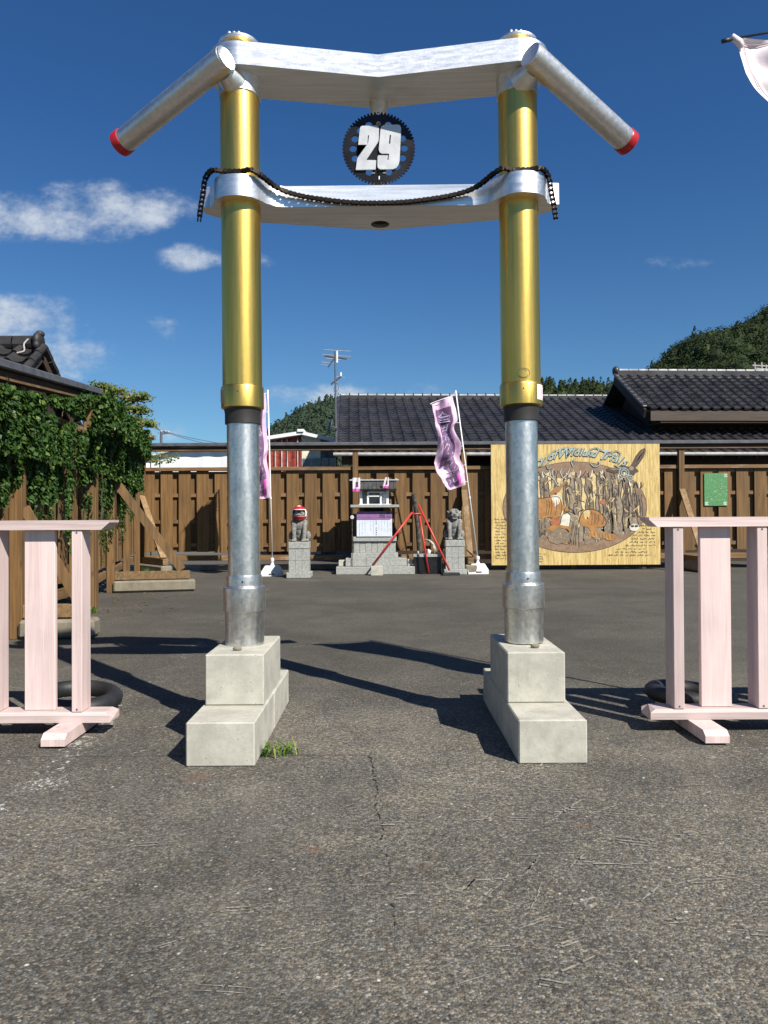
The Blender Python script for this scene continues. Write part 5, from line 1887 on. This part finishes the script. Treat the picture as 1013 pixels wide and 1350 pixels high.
slab([O1 + ux * .5 + uh * .55 + Vector((0, 0, -.03)) , O1 + ux * (wl - .3) + uh * .55 + Vector((0, 0, -.03)), O1 + ux * (wl - .3) + uh * .6 + Vector((0, 0, -2.66)), O1 + ux * .5 + uh * .6 + Vector((0, 0, -2.66))], 'wall_dark', 'wall', H1)
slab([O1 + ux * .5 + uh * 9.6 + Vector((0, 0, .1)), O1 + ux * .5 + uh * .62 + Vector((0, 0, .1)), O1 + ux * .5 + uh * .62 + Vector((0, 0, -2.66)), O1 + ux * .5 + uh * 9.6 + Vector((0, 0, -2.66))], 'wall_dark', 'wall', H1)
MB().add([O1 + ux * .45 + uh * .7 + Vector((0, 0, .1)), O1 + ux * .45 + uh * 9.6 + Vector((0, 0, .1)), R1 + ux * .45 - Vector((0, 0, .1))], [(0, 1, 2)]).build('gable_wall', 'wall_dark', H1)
for k in range(30):   # rafter ends under the eave
    p = O1 + ux * (.3 + k * .45) + Vector((0, 0, -.10))
    MB().beam(p, p + uh * .6 + Vector((0, 0, .23)), .05, .06).build('rafter', 'dark_wood', H1)

H2 = thing('tiled_house', 'upper house with a steeper tile roof and pale ridge at the right', 'house', (9, 22, 0))
O2 = Vector((6.80, 19.55, 3.90))
us2 = uh + Vector((0, 0, .58))
SL2 = 2.2 * math.sqrt(1 + .58 ** 2)
tiles(O2, ux, us2, 26, 10, .275, SL2 / 10, 'tile', 'roof_tiles', H2, rise=.045)
R2 = O2 + uh * 2.2 + Vector((0, 0, .58 * 2.2))
wl2 = 26 * .275
slab([O2 + dn, O2 + ux * wl2 + dn, R2 + ux * wl2 + dn, R2 + dn], 'dark_wood', 'roof_deck', H2)
slab([R2 + ux * wl2 + dn, R2 + dn, R2 + uh * 2.2 - Vector((0, 0, 1.27)), R2 + ux * wl2 + uh * 2.2 - Vector((0, 0, 1.27))], 'tile', 'rear_roof', H2)
for k in range(25):
    p = R2 + ux * (k * .285 + .05) + Vector((0, 0, .15))
    MB().beam(p, p + ux * .268, .18, .06, bev=.014).build('ridge_tile', 'tile_light', H2)
MB().beam(R2 + Vector((0, 0, .04)), R2 + ux * wl2 + Vector((0, 0, .04)), .24, .15).build('ridge_base', 'tile', H2)
MB().sphere(R2 + Vector((-.02, 0, .14)), (.10, .13, .13), 14, 10).build('ridge_end_tile', 'tile', H2, smooth=True)
for k in range(10):
    p = O2 + us2.normalized() * (k * SL2 / 10) + Vector((-.04, 0, .06))
    MB().beam(p, p + us2.normalized() * .27, .15, .06, bev=.014).build('verge_tile', 'tile', H2)
MB().beam(O2 + Vector((-.06, -.02, -.12)), R2 + Vector((-.06, 0, -.12)), .05, .22).build('barge_board', 'wall_dark', H2)
MB().beam(O2 + Vector((.1, .03, -.17)), O2 + ux * wl2 + Vector((0, .03, -.17)), .04, .26).build('fascia', 'fascia', H2)
MB().beam(O2 + Vector((.35, .5, -.33)), O2 + ux * wl2 + Vector((0, .5, -.33)), .9, .04).build('soffit', 'dark_wood', H2)
a = O2 + ux * .45 + uh * .85
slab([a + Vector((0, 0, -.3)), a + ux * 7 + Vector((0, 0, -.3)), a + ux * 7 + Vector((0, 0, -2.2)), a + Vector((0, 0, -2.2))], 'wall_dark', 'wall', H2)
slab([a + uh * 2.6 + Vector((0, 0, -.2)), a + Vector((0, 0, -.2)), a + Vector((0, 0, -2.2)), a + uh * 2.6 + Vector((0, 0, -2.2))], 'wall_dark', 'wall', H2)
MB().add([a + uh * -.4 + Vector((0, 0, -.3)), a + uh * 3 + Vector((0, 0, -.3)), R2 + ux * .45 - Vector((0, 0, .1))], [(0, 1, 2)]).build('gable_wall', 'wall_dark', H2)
# white rack on the upper ridge
RK = thing('rooftop_rack', 'small white metal rack standing on the ridge at the right edge', 'rack', px(1006, 496, 22))
q0 = px(996, 491, 22)
for (a, b_) in (((994, 484), (1030, 486)), ((996, 495), (1030, 496)), ((997, 480), (998, 497)), ((1006, 480), (1007, 497)), ((1012, 483), (1013, 496)), ((999, 488), (1030, 491))):
    MB().tube([px(*a, 22), px(*b_, 22)], .022, 6).build('bar', 'gutter_light', RK)

# shed with red and cream sheets
SHD = thing('corrugated_shed', 'shed with rusty red and cream walls under a white roof behind the fence', 'shed', (-2.6, 24, 0))
Ys = 24.0
def wall(x0, x1, ztop_l, ztop_r, mat, nm, rib, y=Ys, zb=0, amp=.02):
    mb = MB()
    n_ = max(2, int((x1 - x0) / rib * 4))
    for i in range(n_ + 1):
        f = i / n_
        yy = y - (amp if i % 4 in (1, 2) else 0)
        x = x0 + (x1 - x0) * f
        mb.v += [Vector((x, yy, zb)), Vector((x, yy, ztop_l + (ztop_r - ztop_l) * f))]
    mb.f = [(2 * i, 2 * i + 2, 2 * i + 3, 2 * i + 1) for i in range(n_)]
    mb.mi = [0] * n_
    return mb.build(nm, mat, SHD)
A = px(352, 579, Ys)
B_ = px(398, 572, Ys)
D = px(446, 583, Ys)
wall(A.x, B_.x, A.z - .04, B_.z - .04, 'red_sheet', 'red_wall', .2)
for k, xp in enumerate((363.5, 372, 379.5, 393)):
    q = px(xp, 600, Ys - .05)
    MB().b2((q.x - .015, Ys - .05, 1.5), (q.x + .015, Ys - .03, px(0, 580 - k, Ys).z)).build('batten', 'tile_light', SHD)
wall(B_.x + .01, px(423, 0, Ys).x, B_.z - .04, px(0, 578, Ys).z, 'plaster', 'cream_wall', .5, zb=0, amp=.008)
wall(px(423.2, 0, Ys).x, D.x - .05, px(0, 578, Ys).z, D.z - .03, 'grey_sheet', 'grey_wall', .3, zb=0)
for (xa, xb_) in ((398.5, 410), (411, 423), (424.5, 434), (435, 444)):
    a, b_ = px(xa, 603.5, Ys), px(xb_, 616, Ys)
    f_ = MB().b2((a.x, Ys - .05, b_.z - .5), (b_.x, Ys - .035, a.z)).build('window', 'gutter_light', SHD)
    MB().b2((a.x + .03, Ys - .056, b_.z - .46), (b_.x - .03, Ys - .0505, a.z - .03)).build('pane', 'glass', f_)
MB().beam(A + Vector((-.05, 1, .03)), B_ + Vector((0, 1, .03)), 2.4, .11, up=(0, 0, 1)).build('roof_sheet', 'white_sheet', SHD)
MB().beam(B_ + Vector((.02, 1, .03)), D + Vector((.02, 1, .03)), 2.4, .10, up=(0, 0, 1)).build('roof_sheet', 'white_sheet', SHD)
MB().b2((B_.x - .1, Ys - .25, B_.z + .06), (B_.x + .1, Ys + 2.2, B_.z + .14)).build('ridge_cap', 'white_sheet', SHD)

# white warehouse to the left
WH = thing('white_warehouse', 'white corrugated warehouse seen over the fence at the left', 'warehouse', (-6.5, 27, 0))
Yw = 27.0
SHD_keep = SHD
SHD = WH
a, m_, b_ = px(178, 607, Yw), px(231, 593.5, Yw), px(352, 592, Yw)
wall(a.x, m_.x, a.z, m_.z, 'white_sheet', 'front_wall', .8, y=Yw, amp=.02)
wall(m_.x, b_.x, m_.z, b_.z, 'white_sheet', 'front_wall', .8, y=Yw, amp=.02)
MB().beam(a + Vector((-.1, 2, .04)), m_ + Vector((0, 2, .04)), 4.4, .06).build('roof_sheet', 'tile_light', WH)
MB().beam(m_ + Vector((.01, 2, .04)), b_ + Vector((0, 2, .04)), 4.4, .06).build('roof_sheet', 'tile_light', WH)
SHD = SHD_keep

# antenna mast and dish
AN = thing('tv_antenna', 'tall television antenna mast with two crossed arrays beside the tiled roof', 'antenna', (px(443, 600, 18.4).x, 18.4, 0))
Ya = 18.4
def ap(x, y, dy=0):
    return px(420 + x / 9.64, 450 + y / 9.64, Ya + dy)
MB().tube([(ap(232, 700).x, Ya, 1.8), ap(222, 120)], .022, 8).build('mast', 'gutter', AN)
MB().tube([ap(85, 178), ap(370, 215)], .022, 6).build('boom', 'gutter', AN)
MB().tube([ap(225, 195), ap(130, 320)], .02, 6).build('brace_arm', 'gutter', AN)
for (a, b_) in (((80, 98), (425, 122)), ((60, 160), (425, 190)), ((50, 255), (215, 280)), ((40, 290), (140, 300)), ((90, 205), (300, 230))):
    MB().tube([ap(*a), ap(*b_)], .008, 5).build('element', 'gutter_light', AN)
MB().b2(tuple(ap(238, 268) + Vector((0, -.03, 0))), tuple(ap(258, 118) + Vector((0, .03, 0)))).build('reflector', 'white', AN)
MB().tube([ap(165, 542), ap(310, 428)], .022, 6).build('boom', 'gutter', AN)
MB().tube([ap(235, 440), ap(345, 455)], .008, 5).build('element', 'gutter_light', AN)
MB().tube([ap(180, 500), ap(265, 535)], .014, 5).build('element', 'gutter', AN)
MB().b2(tuple(ap(288, 442) + Vector((0, -.03, 0))), tuple(ap(306, 390) + Vector((0, .03, 0)))).build('reflector', 'white', AN)
MB().tube(catmull([ap(225, 560), ap(200, 600), ap(225, 640), ap(262, 590), ap(250, 530)], 6), .006, 5).build('cable', 'gutter', AN)
DS = thing('satellite_dish', 'grey satellite dish seen nearly edge-on below the antenna mast', 'dish', px(438, 562, 18.3))
dm = MB()
cd = px(438, 562, 18.3)
ax = Vector((-.93, -.25, .25)).normalized()
t1 = ax.orthogonal().normalized()
t2 = ax.cross(t1)
for i in range(7):
    rr = .19 * i / 6
    for k in range(24):
        a = 2 * PI * k / 24
        dm.v.append(cd + (t1 * math.cos(a) + t2 * math.sin(a)) * rr + ax * (rr * rr * 1.2))
dm.f = [(i * 24 + k, i * 24 + (k + 1) % 24, (i + 1) * 24 + (k + 1) % 24, (i + 1) * 24 + k) for i in range(6) for k in range(24)]
dm.mi = [0] * len(dm.f)
do = dm.build('reflector', 'gutter', DS, smooth=True)
so = do.modifiers.new('thickness', 'SOLIDIFY')
so.thickness = .012
MB().tube([cd, cd - ax * .12, (cd.x + .1, cd.y + .1, cd.z - .1)], .015, 6).build('mount', 'gutter', DS)

# left house behind the ivy
H3 = thing('old_tiled_house', 'old house roof with black tiles and a small gable behind the ivy fence', 'house', (-6, 10.5, 0))
Xg = -4.78
zr = 3.50
sl = .78
Yd = 10.55
usf = Vector((0, 1, sl))
O3 = Vector((Xg - 4.4, Yd - 1.7, zr - 1.7 * sl))
L3 = 1.7 * math.sqrt(1 + sl * sl)
tiles(O3, (1, 0, 0), usf, 16, 9, .275, L3 / 9, 'tile_old', 'roof_tiles', H3, rise=.05)
slab([O3 + dn, O3 + Vector((4.4, 0, 0)) + dn, Vector((Xg, Yd, zr)) + dn, Vector((Xg - 4.4, Yd, zr)) + dn], 'wall_dark', 'roof_deck', H3)
slab([Vector((Xg, Yd, zr)) + dn, Vector((Xg - 4.4, Yd, zr)) + dn, Vector((Xg - 4.4, Yd + 1.7, zr - 1.7 * sl)), Vector((Xg, Yd + 1.7, zr - 1.7 * sl))], 'tile_old', 'rear_roof', H3)
for row in range(2):
    for k in range(15):
        x = Xg - .1 - k * .275
        MB().tube([(x, Yd, zr + .06 + row * .055), (x - .255, Yd, zr + .06 + row * .055)], .085 - row * .02, 10).build('ridge_tile', 'tile_old', H3)
oni = MB()
oni.sphere((Xg - .02, Yd, zr + .10), (.07, .13, .13), 14, 10)
oni.sphere((Xg + .0, Yd, zr + .20), (.06, .07, .05), 12, 8)
oni.sphere((Xg + .01, Yd - .13, zr + .02), (.05, .06, .06), 12, 8)
oni.sphere((Xg + .01, Yd + .13, zr + .02), (.05, .06, .06), 12, 8)
oni.build('ridge_end_tile', 'tile_old', H3, smooth=True)
MB().tube(catmull([(Xg - .10, Yd - .14, zr + .10), (Xg - .14, Yd - .18, zr + .02), (Xg - .12, Yd - .22, zr - .08), (Xg - .2, Yd - .26, zr - .12)], 5), .011, 6).build('tie_wire', 'gutter_light', H3)
for k in range(9):     # verge tiles down both sides of the gable
    f = k / 9
    for sg in (-1, 1):
        p = Vector((Xg + .05, Yd + sg * 1.7 * f, zr - 1.7 * sl * f + .02))
        q = Vector((Xg + .05, Yd + sg * 1.7 * (f + .115), zr - 1.7 * sl * (f + .115) + .04))
        MB().tube([p, q], .055, 8).build('verge_tile', 'tile_old', H3)
for sg in (-1, 1):
    MB().beam((Xg + .02, Yd, zr - .10), (Xg + .02, Yd + sg * 1.65, zr - .10 - 1.65 * sl), .04, .13).build('barge_board', 'fascia', H3)
MB().add([(Xg - .1, Yd, zr - .05), (Xg - .1, Yd - 1.6, zr - .1 - 1.6 * sl), (Xg - .1, Yd + 1.6, zr - .1 - 1.6 * sl)], [(0, 1, 2)]).build('gable_wall', 'wall_dark', H3)
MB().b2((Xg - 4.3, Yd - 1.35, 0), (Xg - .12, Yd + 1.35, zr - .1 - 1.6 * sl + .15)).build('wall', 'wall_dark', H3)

# ------------------------------------------------------------------ garden tree, sapling, utility pole
GT = thing('garden_tree', 'feathery pale green tree with orange tinted tips behind the left fence', 'tree', (-6.2, 18.0, 0))
tr = MB()
Yt = 18.0
def tp_(x, y, dy=0):
    return px(x, y, Yt + dy)
trunk = [(-6.4, 18.1, 0), (-6.45, 18.1, 1.5), tp_(150, 560, .1), tp_(152, 530)]
tr.tube(catmull(trunk, 5), [.12 - .006 * i for i in range(16)], 8)
pads = [(150, 512, 20, 6), (135, 506, 14, 5), (172, 523, 18, 6), (188, 520, 12, 5), (162, 535, 22, 7), (186, 538, 14, 6), (176, 552, 20, 7), (198, 556, 9, 5), (158, 560, 20, 8), (180, 568, 16, 6), (140, 530, 16, 9), (192, 574, 10, 4), (150, 548, 16, 8), (168, 578, 18, 6)]
lf = MB()
for (x, y, rx_, ry_) in pads:
    c = tp_(x, y, random.uniform(-.3, .3))
    tr.tube(catmull([tp_(150, min(580, y + 28)), tp_((x + 150) / 2, y + 12), c], 4), [.03 - .0025 * i for i in range(9)], 5)
    for i in range(int(rx_ * 34)):
        u, v = random.gauss(0, .45), random.gauss(0, .45)
        p = c + Vector((u * rx_ * .018, random.gauss(0, .18), v * ry_ * .018))
        leafy(lf, p, random.uniform(.04, .075), (random.gauss(0, .5), random.gauss(-.4, .4), random.gauss(.7, .3)))
tr.build('trunk', 'bark', GT, smooth=True)
stuff(lf.build('crown', 'pine', GT))
SP_ = thing('sapling', 'thin sapling with a few leaves showing between the fence and its beam', 'sapling', (px(206, 600, 17.2).x, 17.2, 0))
s_ = MB()
l2 = MB()
for x in (199, 211):
    b0 = px(x, 600, 17.2)
    s_.tube([(b0.x, 17.2, 0), (b0.x, 17.2, 2.55)], .014, 6)
for (x, y) in ((204, 600), (210, 604), (199, 604), (222, 602), (233, 599), (206, 607), (213, 597), (224, 605), (193, 603)):
    c = px(x, y, 17.2)
    s_.tube([(px(211, 0, 17.2).x, 17.2, c.z - .05), c], .006, 4)
    for i in range(16):
        leafy(l2, c + Vector((random.gauss(0, .05), random.gauss(0, .05), random.gauss(0, .03))), random.uniform(.04, .07), (random.gauss(0, .4), -.6, random.gauss(.5, .3)))
s_.build('stem', 'bark', SP_)
l2.build('leaves', 'pine', SP_)
UP = thing('utility_pole', 'slim distant utility pole with wires above the beam at left', 'pole', (px(213, 600, 40).x, 40, 0))
b0 = px(213, 600, 40)
MB().tube([(b0.x, 40, 0), (b0.x, 40, px(0, 568, 40).z)], .07, 8).build('pole', 'gutter', UP)
MB().beam(px(212, 570, 40), px(223, 569, 40), .1, .09).build('cross_arm', 'gutter', UP)
for (x, y) in ((213, 567), (219, 567), (223, 568)):
    MB().sphere(px(x, y, 40), .07, 8, 6).build('insulator', 'gutter_light', UP)
for yo in (0, 6):
    e = [px(223, 568 - yo * .3, 40), px(300, 588 + yo, 46), px(420, 600 + yo, 60)]
    MB().tube(catmull([px(205, 562 - yo, 40), px(213, 566, 40), px(262, 578 + yo * .5, 43), px(330, 590 + yo, 50)], 6), .014, 4).build('wire', 'gutter', UP)

# ------------------------------------------------------------------ hills and woods
def hill(name, prof, Y0, depth, mat):
    """prof: ridge line pixels; surface rises from the foot to the ridge"""
    mb = MB()
    pr = catmull([(x, y, 0) for x, y in prof], 6)
    rows = 14
    for j in range(rows + 1):
        f = j / rows
        for p in pr:
            Y = Y0 + depth * f
            q = px(p.x, p.y, Y0 + depth)
            h = (q.z) * math.sin(f * PI / 2)
            X = q.x * (Y / (Y0 + depth)) ** .35
            mb.v.append(Vector((X, Y, h + noise.noise(Vector((X * .05, Y * .05, 1))) * q.z * .05 * (1 - f))))
    n_ = len(pr)
    for p in pr:
        q = px(p.x, p.y, Y0 + depth)
        mb.v.append(Vector((q.x, Y0 + depth * 2, 0)))
    mb.f = [(j * n_ + i, j * n_ + i + 1, (j + 1) * n_ + i + 1, (j + 1) * n_ + i) for j in range(rows + 1) for i in range(n_ - 1)]
    mb.mi = [0] * len(mb.f)
    o = struct(mb.build(name, mat, smooth=True))
    return mb.v, n_, rows


def crown(mb, c, r, h, n_, s, cone=False):
    for i in range(n_):
        th = math.acos(random.uniform(-.2, 1))
        ph = random.uniform(0, 2 * PI)
        q = random.uniform(.72, 1.05)
        if cone:
            z = random.random()
            rr = r * (1 - z) ** .8 * q
            p = c + Vector((rr * math.cos(ph), rr * math.sin(ph), z * h))
            nr = Vector((math.cos(ph), math.sin(ph), .5))
        else:
            d = Vector((math.sin(th) * math.cos(ph), math.sin(th) * math.sin(ph), math.cos(th)))
            q *= 1 + .35 * noise.noise(d * 2.2 + c)
            p = c + Vector((d.x * r * q, d.y * r * q, d.z * h * q))
            nr = d
        nr = nr + Vector((random.gauss(0, .45), random.gauss(0, .45), random.gauss(0, .45)))
        leafy(mb, p, s * random.uniform(.6, 1.3), nr)


def wood_on(vs, n_, rows, count, rmin, rmax, npl, s, name, label, mat, conef=.3, lowcut=.25, xlim=None):
    mb = MB()
    done = 0
    while done < count:
        j = random.uniform(rows * lowcut, rows)
        i = random.uniform(0, n_ - 1.01)
        if random.random() < .22:
            j = rows - random.random() * .3
        j0, i0 = min(int(j), rows - 1), int(i)
        fj, fi = j - j0, i - i0
        p = vs[j0 * n_ + i0].lerp(vs[j0 * n_ + i0 + 1], fi).lerp(vs[(j0 + 1) * n_ + i0].lerp(vs[(j0 + 1) * n_ + i0 + 1], fi), fj)
        r_ = random.uniform(rmin, rmax)
        cn = random.random() < conef
        if cn:
            crown(mb, p - Vector((0, 0, r_ * .6)), r_ * .75, r_ * 2.6, npl, s, True)
        else:
            crown(mb, p + Vector((0, 0, r_ * .1)), r_, r_ * .85, npl, s)
        # dark inner mass so the crown is not see-through
        cc = p + Vector((0, 0, r_ * (.3 if cn else .1)))
        bm_ = []
        for a_ in range(4):
            th_ = PI * (a_ + .5) / 4
            for b_ in range(7):
                ph_ = 2 * PI * b_ / 7
                d_ = Vector((math.sin(th_) * math.cos(ph_), math.sin(th_) * math.sin(ph_), math.cos(th_)))
                bm_.append(cc + Vector((d_.x * (.5 if cn else .8), d_.y * (.5 if cn else .8), d_.z * (1.2 if cn else .7))) * r_ * (.85 + .3 * noise.noise(d_ * 2 + p)))
        mb.add(bm_, [(a_ * 7 + b_, (a_ + 1) * 7 + b_, (a_ + 1) * 7 + (b_ + 1) % 7, a_ * 7 + (b_ + 1) % 7) for a_ in range(3) for b_ in range(7)] + [tuple(range(7))])
        done += 1
    o = stuff(mb.build(name, mat))
    tag(o, label, 'wood')


random.seed(5)
v, n_, rw = hill('near_hill', [(700, 560), (780, 545), (830, 525), (862, 502), (885, 484), (905, 466), (940, 460), (965, 452), (985, 444), (1013, 425), (1050, 400), (1120, 350), (1220, 300), (1350, 330)], 70, 55, 'hill_soil')
wood_on(v, n_, rw, 1000, 1.1, 2.6, 190, .24, 'hillside_wood', 'dark green mixed wood covering the steep hill at the right', 'forest', .03, .3)
v, n_, rw = hill('low_hill', [(600, 570), (680, 550), (712, 524), (740, 525), (770, 523), (800, 524), (830, 518), (880, 520), (950, 530)], 60, 30, 'hill_soil')
wood_on(v, n_, rw, 300, .7, 1.1, 150, .17, 'conifer_wood', 'row of dark conifers just above the tiled roof', 'forest', .75, .5)
v, n_, rw = hill('far_hill', [(200, 640), (300, 612), (340, 590), (360, 577), (380, 561), (400, 549), (420, 540), (440, 534), (470, 537), (520, 560), (600, 600), (700, 640)], 330, 170, 'hill_soil')
wood_on(v, n_, rw, 2200, 2.2, 3.6, 36, .95, 'far_wood', 'far green wooded hill beyond the shed', 'forest_far', .2, .2)

# ------------------------------------------------------------------ small growth and litter
def tuft(x, y, n_, h, label):
    mb = MB()
    for i in range(n_):
        a = random.uniform(0, 6.28)
        ln = random.uniform(.6, 1.5)
        hh = h * random.uniform(.5, 1)
        b0 = Vector((x + random.gauss(0, .018), y + random.gauss(0, .014), 0))
        d = Vector((math.cos(a), math.sin(a), 0))
        w_ = d.cross(Vector((0, 0, 1))) * random.uniform(.003, .006)
        p1 = b0 + d * hh * .25 * ln + Vector((0, 0, hh * .6))
        p2 = b0 + d * hh * .7 * ln + Vector((0, 0, hh * random.uniform(.75, 1)))
        mb.add([b0 - w_ * .5, b0 + w_ * .5, p1 + w_, p1 - w_, p2], [(0, 1, 2, 3), (3, 2, 4)])
    o = mb.build('weed', 'weed')
    tag(o, label, 'weed')
    return o


tuft(-.535, 3.53, 24, .095, 'green weed tuft at the right corner of the left concrete blocks')
tuft(-.455, 3.56, 20, .08, 'smaller green weed beside the tuft right of the left blocks')
tuft(-.93, 3.62, 12, .035, 'tiny weed on the asphalt left of the left concrete blocks')
tuft(-3.45, 9.0, 30, .12, 'weed growing by the fence footing behind the left barrier')
tuft(-4.55, 14.6, 70, .22, 'leafy weeds in the corner where the two fences meet')
dl = MB()
for i in range(160):
    y = random.uniform(8.5, 13)
    x = left_x(y) + .2 + random.expovariate(2.2) * .8
    leafy(dl, (x, y, .006), random.uniform(.03, .06), (random.gauss(0, .3), random.gauss(0, .3), 1))
dlo = stuff(dl.build('leaf_litter', 'dry'))
tag(dlo, 'dry brown leaves scattered along the foot of the left fence', 'leaves')
